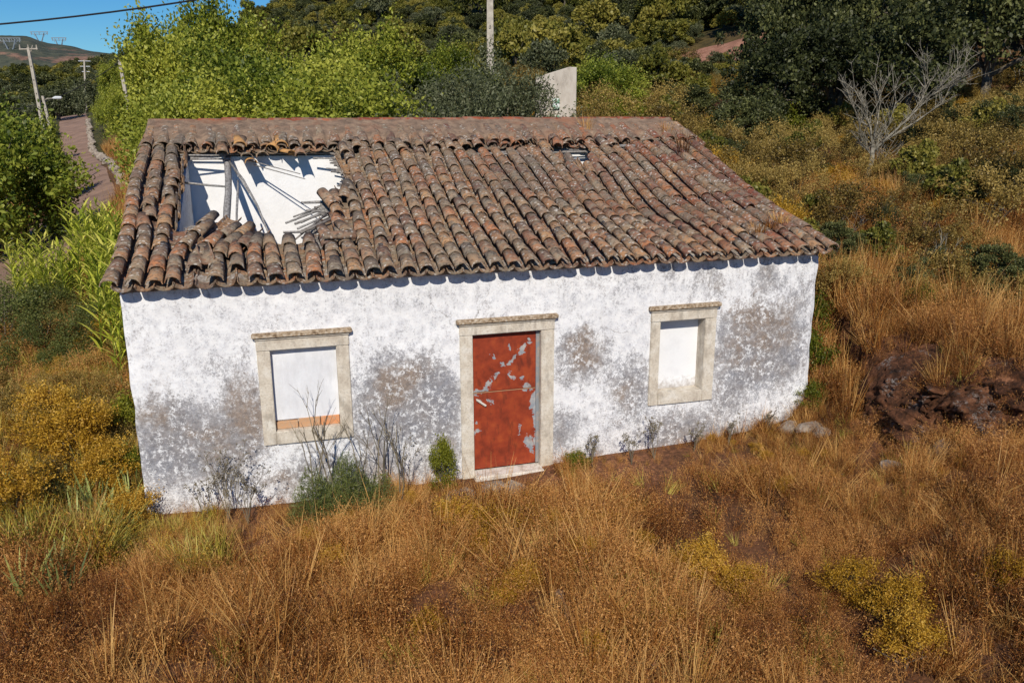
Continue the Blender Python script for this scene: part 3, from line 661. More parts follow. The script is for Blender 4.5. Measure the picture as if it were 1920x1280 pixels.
# tiles hanging or lying loose round the hole
for x, y, yaw, tilt, roll, dz in [(1.2,4.12,.03,-.02,0,.10),(1.6,4.28,.1,-.25,.1,-.02),(1.45,4.38,-.2,.05,.2,.09),(1.86,4.36,.12,-.3,-.1,-.04),(2.5,4.16,.0,-.10,0,.03),
                                  (3.26,4.02,.03,-.02,0,.11),(3.5,4.3,-.05,0,0,.09),(4.3,4.2,.05,.0,0,.10),(4.66,4.32,0,0,0,.10),(4.95,4.33,.03,0,0,.1),(5.2,4.2,-.03,0,.1,.1),(5.5,4.28,.05,-.02,0,.1),(5.75,4.3,.0,0,0,.1),(7.3,4.3,-.2,.0,.2,.08),(7.5,4.38,.3,-.1,0,.05),(8.3,4.15,.1,.0,-.2,.1),(8.45,4.25,-.1,.0,0,.1),
                                  (2.86,2.0,.35,.08,-.2,.10),(3.02,2.2,-.2,.02,.2,.09),(2.98,1.0,.25,.0,.3,.10),(3.05,.85,1.5,0,0,.12),(1.06,.2,.15,.06,3.0,.15)]:
    M = frame_at(x, y, yaw, tilt, roll, dz); placed.append((M, 'c', rt.random(), 0, rt.randrange(4)))
# left slumped verge tiles hanging over the hole's edge
for i in range(9):
    y = 1.5+i*.34; M = frame_at(.53+.03*math.sin(i*2), y, .05, -.02, -.9-.1*math.sin(i), .02); placed.append((M, 'p', rt.random(), 0, 0))
n = N('ochre_tile'); p = n.pos(); n.color(n.mix(n.ramp(n.noise(p, 9, 5, .7), [(.45, 0.), (.6, .6)]), (.50,.27,.10), (.24,.15,.09))).bump(n.noise(p, 30, 4), .6, .01)
OCM = smesh(CV[1][0], CV[1][1], 'roof_tile', n.m)
for x, y, yaw, tilt, roll, dz in [(1.50,4.42,.12,-.04,.15,.12),(1.66,4.12,.05,-.30,0,-.06),(2.02,4.42,-.3,-.1,.35,.06),(2.2,4.46,.1,-.05,.2,.1),(2.36,4.30,.5,-.2,.5,.0)]:
    o = link('roof_tile', OCM); o.parent = roof; o.matrix_world = frame_at(x, y, yaw, tilt, roll, dz)
covers = sorted([p for p in placed if p[1] == 'c'], key=lambda p: p[3])
rest = MB()
for i, (M, kind, sd, d, v) in enumerate(covers):
    if i < 290: o = link('roof_tile', CVM[v]); o.parent = roof; o.matrix_world = M
    else:
        V, Fs = CV[v]; rest.add([M @ Vector(p) for p in V], Fs, sd)
o = rest.obj('roof_tiles', MTJ, roof); props(o, kind='stuff')
pans = MB()
for M, kind, sd, d, v in placed:
    if kind == 'p': V, Fs = PN; pans.add([M @ Vector(p) for p in V], Fs, sd)
o = pans.obj('channel_tiles', MTJ, roof); props(o, kind='stuff')
# mortar skin along the top of the band, ridge tiles behind it
def mortar():
    n = N('old_roof_mortar'); p = n.pos(); f = n.noise(p, 6, 6, .7)
    c = n.ramp(f, [(.3, (.12,.085,.06)), (.5, (.24,.165,.115)), (.7, (.36,.25,.17))]); c = n.mix(n.ramp(n.noise(p, 1.1, 3), [(.5, 0.), (.7, .7)]), c, (.34,.15,.08))
    n.color(c).bump(n.noise(p, 22, 6, .7), .8, .03)
    nx, ny = 300, 12; V = []
    for j in range(ny+1):
        for i in range(nx+1):
            x = -.08+(L+.16)*i/nx; y0 = 4.72+.16*mnoise.noise(Vector((x*1.7, 0, 0)))+.05*mnoise.noise(Vector((x*7, 3, 0)))
            y = y0+(5.62-y0)*j/ny
            z = roofz(x, y)+.16+.02*mnoise.noise(Vector((x*5, y*5, 2)))-.05*(j == 0)+(.035*math.cos((x+.03)*2*math.pi/PITCH_X))*max(0, 1-j/6)
            V.append((x, y, z))
    Fs = [(j*(nx+1)+i, j*(nx+1)+i+1, (j+1)*(nx+1)+i+1, (j+1)*(nx+1)+i) for j in range(ny) for i in range(nx)]
    k = len(V)
    for i in range(nx+1): V.append((V[i][0], V[i][1]+.04, V[i][2]-.16))
    Fs += [(i+1, i, k+i, k+i+1) for i in range(nx)]
    k2 = len(V)
    for s_, col in ((0, 0), (1, nx)):
        for j in range(ny+1): q = V[j*(nx+1)+col]; V.append((q[0], q[1], q[2]-.22))
        b = k2+s_*(ny+1)
        for j in range(ny): Fs.append((j*(nx+1)+col, (j+1)*(nx+1)+col, b+j+1, b+j))
    MB().add(V, Fs).obj('ridge_mortar', n.m, roof, smooth=True); return n.m
MM = mortar()
n = N('red_ridge_tile'); p = n.pos(); n.color(n.mix(n.ramp(n.noise(p, 9, 5, .7), [(.45, 0.), (.62, .8)]), n.ramp(n.oi(), [(0, (.20,.05,.03)), (.5, (.32,.085,.04)), (1, (.26,.13,.08))]), (.25,.20,.15))).bump(n.noise(p, 30, 4), .5, .01)
RV = barrel(.22, .20, .085, .08, .44); RTM = smesh(*RV, 'ridge_tile', n.m)
for i in range(25):
    o = link('ridge_tile', RTM); o.parent = roof
    o.matrix_world = Matrix.Translation((-.06+i*.415, 5.66+rt.gauss(0, .008), roofz(5, 5.58)+.115+rt.gauss(0, .006))) @ Matrix.Rotation(-math.pi/2+rt.gauss(0, .02), 4, 'Z') @ Matrix.Rotation(rt.gauss(0, .01), 4, 'X')
# rear slope
mb = MB()
for c in range(42):
    for k in range(15):
        y = 5.85+k*.38; z = ZR-(y-RY)*T+.09; V, Fs = CV[0]
        M = Matrix.Translation((c*PITCH_X, y+.44, z-.14)) @ Matrix.Rotation(math.pi, 4, 'Z') @ Matrix.Rotation(math.atan(T), 4, 'X'); mb.add([M @ Vector(p) for p in V], Fs, rt.random())
o = mb.obj('rear_roof_tiles', MTJ, roof); props(o, kind='stuff')
mb = MB(); mb.add([(0, 5.3, ZR-.05), (L, 5.3, ZR-.05), (L, 11.4, ZR-.05-6.1*T), (0, 11.4, ZR-.05-6.1*T)], [(0, 1, 2, 3)]); mb.obj('rear_roof_lining', M_['wood'], house)
# eave mortar
nw = N('lime_mortar'); nw.color(nw.mix(nw.ramp(nw.noise(nw.pos(), 20, 4), [(.35, .2), (.55, .9)]), (.40,.37,.34), (.16,.13,.11))).bump(nw.noise(nw.pos(), 30, 3), .5, .02)
mb = MB(); V = []; nx = 400
for i in range(nx+1):
    x = .03+(L-.06)*i/nx; w = .5+.5*math.cos((x+.06)*2*math.pi/PITCH_X); y = .03-.01*mnoise.noise(Vector((x*8, 0, 0)))
    V += [(x, .02, H-.03), (x, y-.04, H+.01), (x, y-.09, H+.085+.065*w), (x, .3, H+.17)]
Fs = []
for i in range(nx):
    a, b = 4*i, 4*i+4; Fs += [(a, b, b+1, a+1), (a+1, b+1, b+2, a+2), (a+2, b+2, b+3, a+3)]
mb.add(V, Fs).obj('eave_mortar', nw.m, house, smooth=True)
# sticks left in the hole
def stick(pts, r, a=.1, nm='broken_batten'): return MB().tube(pts, r, 6, a).obj(nm, M_['wood'], house, smooth=True)
Rz = lambda x, y, dz: (x, y, roofz(x, y)+dz)
stick([Rz(.45,3.42,-.06), Rz(.9,3.36,-.10), Rz(1.3,3.30,-.12)], [.022,.02,.018])
stick([Rz(1.3,4.3,-.1), Rz(1.52,3.6,-.13), Rz(1.72,2.6,-.14), Rz(1.86,1.5,-.06)], [.022,.02,.018,.013])
stick([Rz(1.34,4.2,-.12), Rz(1.6,3.1,-.14)], [.016,.012])
stick([Rz(1.62,4.35,-.1), Rz(2.45,3.72,-.1)], [.012,.008]); stick([Rz(1.7,4.3,-.16), Rz(2.52,3.6,-.14)], [.011,.008])
stick([Rz(.5,4.42,-.06), Rz(1.3,4.36,-.08)], .018); stick([Rz(.55,4.3,-.05), Rz(1.2,4.38,-.08)], .014); stick([Rz(.5,4.5,-.05), Rz(1.25,4.5,-.07)], .016)
for i in range(6):
    stick([Rz(3.3, 4.35-.13*i-.03*rt.random(), -.09), Rz(2.72+.25*rt.random()+.03*i, 4.42-.12*i-.02*rt.random(), -.10)], rt.uniform(.012, .022), rt.random())
for i in range(11):
    t = i/10; a = Rz(2.85+.05*rt.random(), 2.62-.85*t, -.09); b = Rz(2.02+.25*rt.random()+.3*t, 2.02-.62*t+.1*rt.random(), -.07-.05*rt.random()); stick([a, b], rt.uniform(.012, .02), rt.random()*.6)
for i in range(6):
    t = i/5; a = Rz(2.9, 1.55-.5*t, -.05); b = Rz(2.25+.1*rt.random(), 1.12-.25*t, -.03); stick([a, b], rt.uniform(.015, .028), rt.random())
stick([Rz(2.75,1.9,.05), Rz(2.2,1.2,.0)], [.018,.012], .9); stick([Rz(2.85,1.72,.07), Rz(2.3,1.32,.06)], [.025,.02], .9)
MB().box(-.45, .45, -.03, .03, -.012, .012).obj('plank', M_['wood'], house).matrix_world = frame_at(8.95, 4.36, -.04, 0, 0, .06)

# ------------------------------------------------------------------ plants: leaf clouds
R = np.random.RandomState(5)
def leaves(cent, out, L_, W_, r, up=.3):
    """rhombic leaves round points; returns verts, quads"""
    n = len(cent); d = r.normal(size=(n, 3)); d = d*.8+out*.6; d[:, 2] += up*.3; d /= np.linalg.norm(d, axis=1)[:, None]
    b = np.cross(d, r.normal(size=(n, 3))); b /= np.linalg.norm(b, axis=1)[:, None]
    l = (L_*r.uniform(.6, 1.3, n))[:, None]; w = (W_*r.uniform(.6, 1.3, n))[:, None]
    V = np.stack([cent-d*l*.5, cent-b*w*.5+d*l*.05, cent+d*l*.5, cent+b*w*.5+d*l*.05], 1).reshape(-1, 3)
    return V, np.arange(4*n).reshape(-1, 4)
def crown_mesh(name, mat, seed, nl, rad=(1, 1, 1), leaf=(.1, .06), clumps=60, cr=.28, shell=.55, flat=0., spiky=0., base=.0):
    r = np.random.RandomState(seed)
    u = r.normal(size=(clumps, 3)); u /= np.linalg.norm(u, axis=1)[:, None]; u[:, 2] = np.where(u[:, 2] < -.55, -u[:, 2], u[:, 2])
    lump = 1+.28*np.sin(u[:, 0]*3.1+seed)*np.cos(u[:, 1]*2.7+seed*2)+.16*r.normal(size=clumps)
    rr = (shell+(1-shell)*r.rand(clumps)**.6)*lump; cc = u*rr[:, None]*np.array(rad)*.86
    size = cr*r.uniform(.55, 1.35, clumps); k = r.choice(clumps, nl, p=size**2/(size**2).sum())
    g = r.normal(size=(nl, 3)); g /= np.linalg.norm(g, axis=1)[:, None]; g *= (r.rand(nl)**.45)[:, None]
    sc = np.array([1, 1, .75])*np.mean(rad)
    P = cc[k]+g*size[k][:, None]*sc
    if spiky: P += u[k]*spiky*(r.rand(nl)**4)[:, None]*np.array(rad); P[:, 2] += spiky*.8*(r.rand(nl)**5)*rad[2]
    out = P/np.array(rad); out /= (np.linalg.norm(out, axis=1)[:, None]+1e-6)
    P[:, 2] += rad[2]*.9+base
    V, Q = leaves(P, out, leaf[0], leaf[1], r)
    a = np.clip(.5+.28*r.normal(size=nl)+.25*(r.rand(clumps)[k]-.5), 0, 1)
    return npmesh(name, V, Q, a, mat), cc+np.array([0, 0, rad[2]*.9+base]), size
def trunk_mesh(name, cc, rad, seed, tr=.09, mat=None, multi=1, n_l=14, base=0.):
    r = random.Random(seed); mb = MB()
    for m in range(multi):
        ox, oy = (0, 0) if multi == 1 else (r.uniform(-.15, .15), r.uniform(-.15, .15))
        top = Vector((ox*3, oy*3, rad[2]*.75+base)); pts = [Vector((ox, oy, -.3)), Vector((ox*1.2+r.uniform(-.08, .08), oy+r.uniform(-.08, .08), top.z*.4)), top]
        mb.tube(pts, [tr*1.15, tr*.85, tr*.5], 7)
        for i in range(n_l//multi):
            c = Vector(cc[r.randrange(len(cc))]); s = pts[1].lerp(top, r.random()*.9); mid = s.lerp(c, .5)+Vector((r.uniform(-.1, .1), r.uniform(-.1, .1), .08)); mb.tube([s, mid, c], [tr*.4, tr*.25, tr*.08], 4, caps=False)
    return mb.mesh(name, mat or M_['bark'])
HT = {}; TREES = {}; seen_labels = set()
def where(loc, xs, ys, sides, ranks):
    v = np.array(loc)-CAM; w = v@FW; ix, iy = 960+F_PX*(v@RT)/w, 640-F_PX*(v@UP)/w
    return ranks[int(np.searchsorted(ys, iy))]+' '+sides[int(np.searchsorted(xs, ix))]
def make_kind(key, mat, seed, nl, rad, leaf, clumps, cr, tr=.08, multi=1, base=0., **k):
    c, cc, sz = crown_mesh('crown', M_[mat], seed, nl, rad, leaf, clumps, cr, base=base, **k); TREES[key] = (c, trunk_mesh('trunk', cc, rad, seed, tr, multi=multi, base=base))
make_kind('bright1', 'leaf_bright', 1, 19000, (1.7, 1.7, 2.1), (.125, .075), 110, .20, .09, 2, spiky=.34)
make_kind('bright2', 'leaf_mid', 2, 19000, (2.0, 1.8, 1.8), (.12, .07), 115, .20, .08, 3, spiky=.36)
make_kind('bright3', 'leaf_bright', 3, 13000, (1.3, 1.3, 2.4), (.13, .07), 95, .21, .08, 2, spiky=.4)
make_kind('olive1', 'leaf_olive', 4, 16000, (1.6, 1.5, 1.5), (.085, .03), 110, .22, .08, 3, spiky=.18)
make_kind('olive2', 'leaf_olive', 5, 15000, (1.9, 1.5, 1.3), (.085, .03), 100, .22, .07, 3, spiky=.2)
make_kind('oak1', 'leaf_dark', 6, 14000, (2.3, 2.1, 1.9), (.13, .09), 95, .19, .14, 1, base=.6, shell=.5)
make_kind('oak2', 'leaf_dark', 7, 15000, (2.8, 2.3, 1.8), (.13, .09), 115, .17, .15, 2, base=.5, shell=.5)
make_kind('hill1', 'leaf_hill', 8, 3600, (2.2, 2.2, 1.9), (.30, .20), 60, .26, .14, 1, base=.3)
make_kind('hill2', 'leaf_hill', 9, 3600, (2.8, 2.5, 1.7), (.30, .20), 70, .24, .14, 2, base=.2)
make_kind('hill3', 'leaf_hill', 10, 3200, (1.6, 1.6, 1.8), (.28, .18), 45, .30, .1, 1, base=.1)
make_kind('hoak', 'leaf_dark', 12, 4200, (2.6, 2.4, 2.0), (.28, .19), 70, .24, .16, 1, base=.4)
make_kind('holive', 'leaf_olive', 13, 4000, (2.2, 2.2, 1.7), (.24, .12), 70, .24, .12, 2, base=.2)
make_kind('dkbush', 'leaf_dkg', 18, 14000, (1.6, 1.5, 1.4), (.075, .03), 110, .2, .06, 4, spiky=.3)
HT['dkbush'] = 2.7
make_kind('bush1', 'leaf_cistus', 14, 5200, (.75, .75, .65), (.055, .028), 60, .20, .02, 4, spiky=.35)
make_kind('bush2', 'leaf_cistus', 15, 5200, (.95, .8, .6), (.055, .025), 70, .18, .02, 4, spiky=.4)
make_kind('bushg', 'leaf_green', 16, 4500, (.9, .85, .8), (.085, .05), 60, .28, .02, 4, spiky=.3)
make_kind('golden', 'leaf_gold', 17, 6500, (.5, .5, .42), (.036, .018), 75, .20, .012, 5, spiky=.45)
def plant(key, loc, label, cat, group, scale=1, rz=None, name='tree', sq=1.):
    if label in seen_labels:                      # say where it stands when another one looks the same
        v = np.array(loc)-CAM; w = v@FW; ix, iy = 960+F_PX*(v@RT)/w, 640-F_PX*(v@UP)/w
        side = ('at the left edge of the photo', 'left of the tall pole', 'behind the concrete wall', 'above the right end of the ridge', 'left of the dead tree', 'around the dead tree', 'at the right edge of the photo')[int(np.searchsorted([300, 900, 1080, 1300, 1560, 1780], ix))]
        rank = ('far up', 'higher up', 'halfway', 'lower down', 'nearest')[int(np.searchsorted([80, 180, 280, 400], iy))]
        label = label.replace(' on the slope right of the house', ' on the slope').replace(' on the wooded slope behind the house', ' on the wooded slope')+', '+rank+' '+side
    seen_labels.add(label)
    o = thing(name, loc, label, cat, group, rnd.uniform(0, 6.28) if rz is None else rz); o.scale = (scale*rnd.uniform(.9, 1.1), scale*rnd.uniform(.9, 1.1), scale*sq)
    c, t = TREES[key]; tr_ = link('trunk', t); tr_.parent = o; cr_ = link('crown', c); cr_.parent = o
    return o
def plant_px(key, px, d, label, cat, group, scale=1, name='tree', sq=1., sink=.0):
    p = gp(px, d); p.z -= sink; return plant(key, p, label, cat, group, scale, None, name, sq)

HT.update({'bright1': 4.1, 'bright2': 3.5, 'bright3': 4.7, 'olive1': 2.9, 'olive2': 2.5, 'oak1': 4.2, 'oak2': 3.9, 'hoak': 4.2, 'holive': 3.5})
def plant_top(key, px, d, py, label, cat, group, name='tree', sq=1., sink=.0):
    """a tree whose crown top reaches photo row py"""
    p = gp(px, d); h = float(at(px, py, d)[2])-p.z+sink; p.z -= sink; return plant(key, p, label, cat, group, h/HT[key]/sq, None, name, sq)
# bright trees behind the ridge
G1 = 'bright leafy trees crowding behind the roof ridge'
for key, px, d, top, sq, lab in [('bright1',335,31,62,1.2,'tall bright green tree above the left roof corner'),('bright3',306,34,112,1.3,'slim light green tree left of the roof corner'),('bright2',440,28,95,1.1,'broad yellow-green tree behind the roof hole'),
    ('bright1',395,34,22,1.3,'tall bright green tree against the sky'),('bright1',455,37,48,1.2,'green tree whose right side meets the wooded slope'),('bright2',545,25,128,.95,'leafy tree behind the ridge, right of the roof hole'),('bright1',620,25.5,118,.95,'leafy tree behind the ridge left of the middle'),('bright3',500,30,112,1.0,'slim leafy tree in the thicket above the roof hole'),('bright1',695,29,72,1.1,'bright green tree peaking left of the tall pole'),
    ('bright2',765,32,118,1.0,'round leafy tree left of the tall pole'),('bright1',845,35,92,1.1,'yellow-green tree just left of the tall pole'),('bright3',585,31,120,1.,'pointed leafy tree in the middle of the thicket'),('bright2',352,24,165,1.1,'low leafy tree touching the left end of the ridge'),('bright1',455,23.5,170,.9,'low leafy tree close behind the hole'),('bright3',560,22.5,165,.85,'low leafy saplings behind the ridge'),('bright2',660,22.5,160,.9,'low leafy tree beside the olive shrubs'),('bright2',900,38,130,1.,'leafy tree at the foot of the tall pole')]:
    plant_top(key, px, d, top, lab, 'tree', G1, sq=sq)
for key, px, d, top, lab in [('olive1',800,23,165,'dark grey-green olive shrub behind the ridge, leftmost of three'),('olive2',885,24,135,'dark grey-green olive shrub behind the middle of the ridge'),('olive1',965,23.5,128,'dark olive shrub in front of the concrete wall'),('olive2',845,21,190,'low olive shrub close behind the roof ridge')]:
    plant_top(key, px, d, top, lab, 'shrub', 'olive shrubs behind the roof ridge', 'olive_shrub', sink=.1)
# left side trees by the road
for key, px, d, top, sq, lab in [('bright2',22,30,245,1.25,'bright green bush tree left of the road'),('bright2',-45,27,235,1.0,'green tree at the left edge of the photo'),('bright3',82,44,238,1.5,'dark green bush at the road edge'),('bright2',-70,45,200,1.,'green tree behind the left edge bush'),
    ('bright1',228,62,165,1.7,'yellow-green tree right of the road beside the post'),('bright2',345,46,140,1.4,'yellow-green tree between the road and the roof corner'),('bright2',206,85,175,1.4,'low green tree where the road goes under'),('bright1',272,75,115,1.3,'green tree behind the roadside post'),
    ('holive',110,100,165,1.,'grey-green tree over the road end'),('holive',50,85,190,1.,'grey-green tree behind the roadside poles'),('hoak',15,70,200,1.,'dark oak left of the roadside poles'),('hoak',112,125,180,1.1,'dark tree closing the end of the road'),('hoak',150,175,150,1.1,'dark tree beyond the road end'),
    ('holive',190,120,145,1.1,'grey-green tree right of the road end'),('bright1',215,110,125,1.2,'tall light tree far up the valley'),('hoak',-10,100,180,1.,'dark tree at the far left'),('holive',150,150,160,1.2,'pale tree above the road end'),('bright3',308,52,62,1.2,'light green tree with its tip against the sky')]:
    plant_top(key, px, d, top, lab, 'tree', 'trees along the country road', sq=sq, sink=.7 if d < 50 else .2)
# big dark oaks, right
for key, px, d, s, sq, lab in [('oak1',1450,33,.95,1.15,'dark holm oak left of the dead tree'),('oak2',1560,34,1.0,1.1,'broad dark oak behind the dead tree'),('oak1',1700,31,1.1,1.15,'dark oak right behind the bare branches'),('oak2',1840,34,1.25,1.3,'dark oak at the upper right edge'),
    ('oak2',1480,40,1.1,1.5,'dark oak above the dirt patch'),('oak1',1620,42,1.4,1.5,'tall dark oak on the upper slope'),('oak2',1760,44,1.4,1.5,'large shaded oak on the upper slope'),('oak1',1930,38,1.3,1.4,'dark oak leaving the photo at the right'),('oak1',1545,50,1.5,1.6,'shaded oak high on the slope'),
    ('oak2',1690,56,1.7,1.6,'shaded oak at the top of the photo'),('oak2',1860,54,1.6,1.6,'dark oak in the top right corner'),('oak2',2150,42,1.5,1.4,'dark oak well right of the photo edge'),('oak1',2330,48,1.6,1.5,'dark oak far right beyond the photo edge'),('oak1',1440,64,1.5,1.2,'oak above the bare dirt slope'),('oak2',1990,46,1.5,1.5,'dark oak past the right edge'),('oak1',1350,27,.42,.9,'small dark shrub beside the ridge end'),
    ('oak1',1395,30,.62,1,'dark shrub right of the ridge end'),('oak2',1290,40,.62,.9,'dark green shrub above the ridge end')]:
    plant_px(key, px, d, lab, 'oak', 'dark oaks on the right slope', s, 'oak_tree', sq, .2)
plant_px('bright2', 1130, 36, 'round bright green tree right of the concrete wall', 'tree', None, .85, sq=.9)
for key, px, d, s, lab in [('bushg',1200,32,.9,'green shrub just right of the concrete wall'),('bushg',1140,31,1.0,'yellow-green shrub at the ridge right of the wall'),('hill3',1250,34,.5,'green shrub above the right ridge end'),('hill3',1300,44,.6,'green shrub below the dirt slope'),('hill3',1215,48,.8,'shrub behind the round bright tree'),('hill3',1180,40,.55,'olive green shrub above the ridge right of the round tree'),
        ('bushg',1545,14.6,.55,'green shrub against the right wall corner'),('bushg',1515,13.6,.42,'small green shrub at the foot of the right wall corner'),('bushg',1770,14.6,.4,'small green shrub on top of the earth bank'),
        ('oak1',1740,15.6,.26,'dark scrubby bush above the earth bank'),('oak2',1850,14.8,.22,'dark bush hanging over the bank near the right edge'),('oak1',1820,20,.3,'dark shrub on the slope at the right'),('oak2',1900,21,.34,'dark shrub at the right edge of the slope'),('oak1',1740,25,.33,'dark shrub right below the dead tree'),('oak2',1560,24,.22,'dark low shrub left of the dead tree'),('oak1',1890,27,.4,'dark shrub high on the slope at the right edge'),('hill3',1430,23,.3,'olive shrub beside the right roof edge')]:
    plant_px(key, px, d, lab, 'shrub', 'green and dark shrubs near the house', s, 'green_shrub' if key == 'bushg' else 'shrub', sink=.1 if key != 'bushg' else 0)
# hillside trees, one by one
rh = random.Random(21); cnt = 0
def in_dirt(x, y): 
    c = DIRT; return ((x-c[0])**2+(y-c[1])**2) < 42 or abs((x-c[0])*RT[0]+(y-c[1])*RT[1]) < 3.2 and (x-c[0])*FW[0]+(y-c[1])*FW[1] < 0
DIRT = at(1370, 105, 62)
for row, (d, step) in enumerate([(50, 105), (60, 90), (72, 85), (85, 78), (100, 72), (116, 66), (134, 62)]):
    px = (1010 if d < 60 else 640 if d < 80 else 440)+rh.uniform(0, 50)
    while px < 2500:
        dd = d+rh.uniform(-5, 5); p = gp(px, dd)
        q = at(px, 219, dd)
        if not in_dirt(p.x, p.y) and not (1180 < px < 1420 and dd < 66) and road_d(np.array(p.x), np.array(p.y)) > 5:
            k = rh.choice(['hill1', 'hill2', 'hill3', 'hill1', 'holive', 'holive', 'hill2'] if px < 1350 else ['hoak', 'hoak', 'hill1', 'holive', 'hoak'])
            lab = {'hill1': 'green round tree on the wooded slope behind the house', 'hill2': 'spreading green tree on the wooded slope behind the house', 'hill3': 'small upright tree on the wooded slope behind the house', 'holive': 'grey-green tree on the wooded slope behind the house', 'hoak': 'dark tree on the wooded slope behind the house'}[k]
            plant(k, p, lab, 'tree', 'trees on the wooded slope', rh.uniform(.65, 1.25), None, 'tree', rh.uniform(.85, 1.25)); cnt += 1
        px += step*rh.uniform(.6, 1.4)
# dry bushes on the bank right of the house
rb = random.Random(31); nb_ = 0
for d in (17, 18.5, 20, 21.5, 23, 25, 27, 29, 32):
    px = 1335+max(0, (24-d))*26+rb.uniform(0, 60)
    while px < 2350:
        if not (1560 < px < 1700 and 19 < d < 26):
            k = rb.choice(['hill3'] + (['oak1', 'hill3'] if px > 1550 else []) + ['bush1', 'bush2', 'bush1', 'bush2', 'golden' if px < 1600 else 'oak2', 'bushg' if d > 26 and px < 1500 else 'bush2'] + (['oak1', 'olive2'] if px > 1650 else []))
            lab = {'bush1': 'dry yellowish bush on the slope right of the house', 'bush2': 'low spreading dry bush on the slope right of the house', 'golden': 'golden bush on the slope right of the house', 'bushg': 'green bush on the slope right of the house', 'oak1': 'dark green scrub bush on the slope right of the house', 'oak2': 'dark spreading scrub on the slope right of the house', 'olive2': 'grey-green bush on the slope right of the house', 'hill3': 'olive green bush on the slope right of the house'}[k]
            plant_px(k, px, d+rb.uniform(-.8, .8), lab, 'bush', 'dry bushes on the right slope', rb.uniform(.7, 1.25)*{'golden': 1.5, 'oak1': .24, 'oak2': .22, 'olive2': .33, 'hill3': .36}.get(k, 1), 'dry_bush'); nb_ += 1
        px += rb.uniform(60, 130)*20/d
# golden bushes in the foreground and at the left
for px, py, s, lab in [(860,1010,.75,'golden bush in the dry grass below the door'),(930,1015,.7,'golden bush right below the doorstep'),(130,880,.9,'bright yellow bush left of the house'),(200,930,.7,'yellow bush near the left house corner'),(30,990,.8,'orange-yellow bush at the left edge'),(1320,1090,.7,'golden bush in the dry grass, leftmost of the right-hand group'),(1390,1130,.6,'golden bush beside a bare patch of soil'),
        (1590,1130,.7,'golden bush in the lower right grass'),(1680,1180,.75,'tall golden bush in the lower right grass'),(1700,1240,.8,'golden bush near the lower right corner'),(1250,1190,.5,'small golden bush near the bottom edge'),(1880,1110,.6,'golden bush at the right edge'),(1120,1250,.5,'small golden tuft at the bottom edge'),(170,860,.8,'yellow bush behind the left corner bush'),(90,820,.8,'yellow bush higher up at the left'),(215,660,.7,'yellow-green bush beside the upper part of the left wall edge'),(250,990,.5,'small golden bush below the left wall corner')]:
    p = hit(px, py); plant('golden', Vector((p[0], p[1], g1(p[0], p[1])-.05)), lab, 'bush', 'golden bushes in the dry grass', s*(.9 if px > 600 else 1.35), None, 'golden_bush')
# dark bushes at the lower left
for px, d, top, lab in [(10,17,560,'dark green bush at the left edge below the reeds'),(95,16.2,600,'dark bush below the reeds'),(50,14.8,680,'low dark bush at the left edge'),(175,16.5,640,'dark bush at the foot of the reeds'),(-60,16,560,'dark bush past the left edge'),(130,15.8,600,'dark green bush in the middle of the left thicket'),(20,15.2,620,'dark bush nearest the left edge of the photo'),(215,15.6,650,'dark bush close to the left wall of the house'),(80,17.5,545,'dark bush under the leftmost reeds'),(150,17,585,'dark bush between the reeds and the wall')]:
    plant_top('dkbush', px, d, top, lab, 'bush', 'dark bushes left of the house', 'dark_bush', .72, .25)
# ------------------------------------------------------------------ reeds
def reed_mesh(seed, h):
    r = random.Random(seed); ln = (r.uniform(-.12, .12), r.uniform(-.12, .12)); st_m = MB(); P = lambda t: Vector((ln[0]*t*t*h, ln[1]*t*t*h, h*t))
    st_m.tube([P(i/6) for i in range(7)], [.014*(1-.6*i/6) for i in range(7)], 5)
    V = []; Q = []; A = []
    for i in range(26):
        t = .12+.86*i/26; b = P(t); az = i*2.4+r.uniform(-.5, .5); d = Vector((math.cos(az), math.sin(az), 0)); l = r.uniform(.36, .60)*(1.1-.3*t); w = r.uniform(.018, .028); side = Vector((-d.y, d.x, 0)); e = r.uniform(.85, 1.4)
        pts = []
        for j in range(5):
            q = j/4; pts.append(b+d*l*q*math.cos(e*.6)*(1)+Vector((0, 0, l*(math.sin(e)*q-.38*q*q))))
        for j, wd in enumerate((.6, 1, .85, .5, .05)): V += [pts[j]-side*w*wd, pts[j]+side*w*wd]
        k = len(V)-10; Q += [(k+2*j, k+2*j+1, k+2*j+3, k+2*j+2) for j in range(4)]; A += [r.random()]*4
    return st_m.mesh('stem', M_['reed']), npmesh('leaves', [tuple(v) for v in V], Q, A, M_['reed'])
RD = [reed_mesh(i, 2.0) for i in range(6)]
rr = random.Random(41)
for i in range(310):
    px = rr.uniform(-20, 255) if i % 3 else rr.uniform(130, 250); d = rr.uniform(16.5, 23)
    if px < 90: d = rr.uniform(17.2, 20.5)
    if i % 7 == 1: px = rr.uniform(130, 232); d = rr.uniform(14.2, 17)
    p = gp(px, d)
    if p.x > -.35: continue
    top = rr.uniform(362, 520) if px > 95 else rr.uniform(430, 540)
    if d < 17 and px > 110: top = rr.uniform(430, 600)
    o = thing('reed', p, 'tall yellow-green reed '+where(p, [30, 80, 130, 180, 225], [470, 520, 570, 620], ('at the left edge', 'left in the stand', 'left of the middle of the stand', 'right of the middle of the stand', 'near the house', 'against the house wall'), ('in the rear row', 'behind the middle row', 'in the middle row', 'before the middle row', 'in the front row')), 'reed', 'reeds left of the house', rr.uniform(0, 6.28), max(.5, (float(at(px, top, d)[2])-p.z)/2.15))
    s_, l_ = RD[rr.randrange(6)]; a = link('stem', s_); a.parent = o; b = link('leaves', l_); b.parent = o
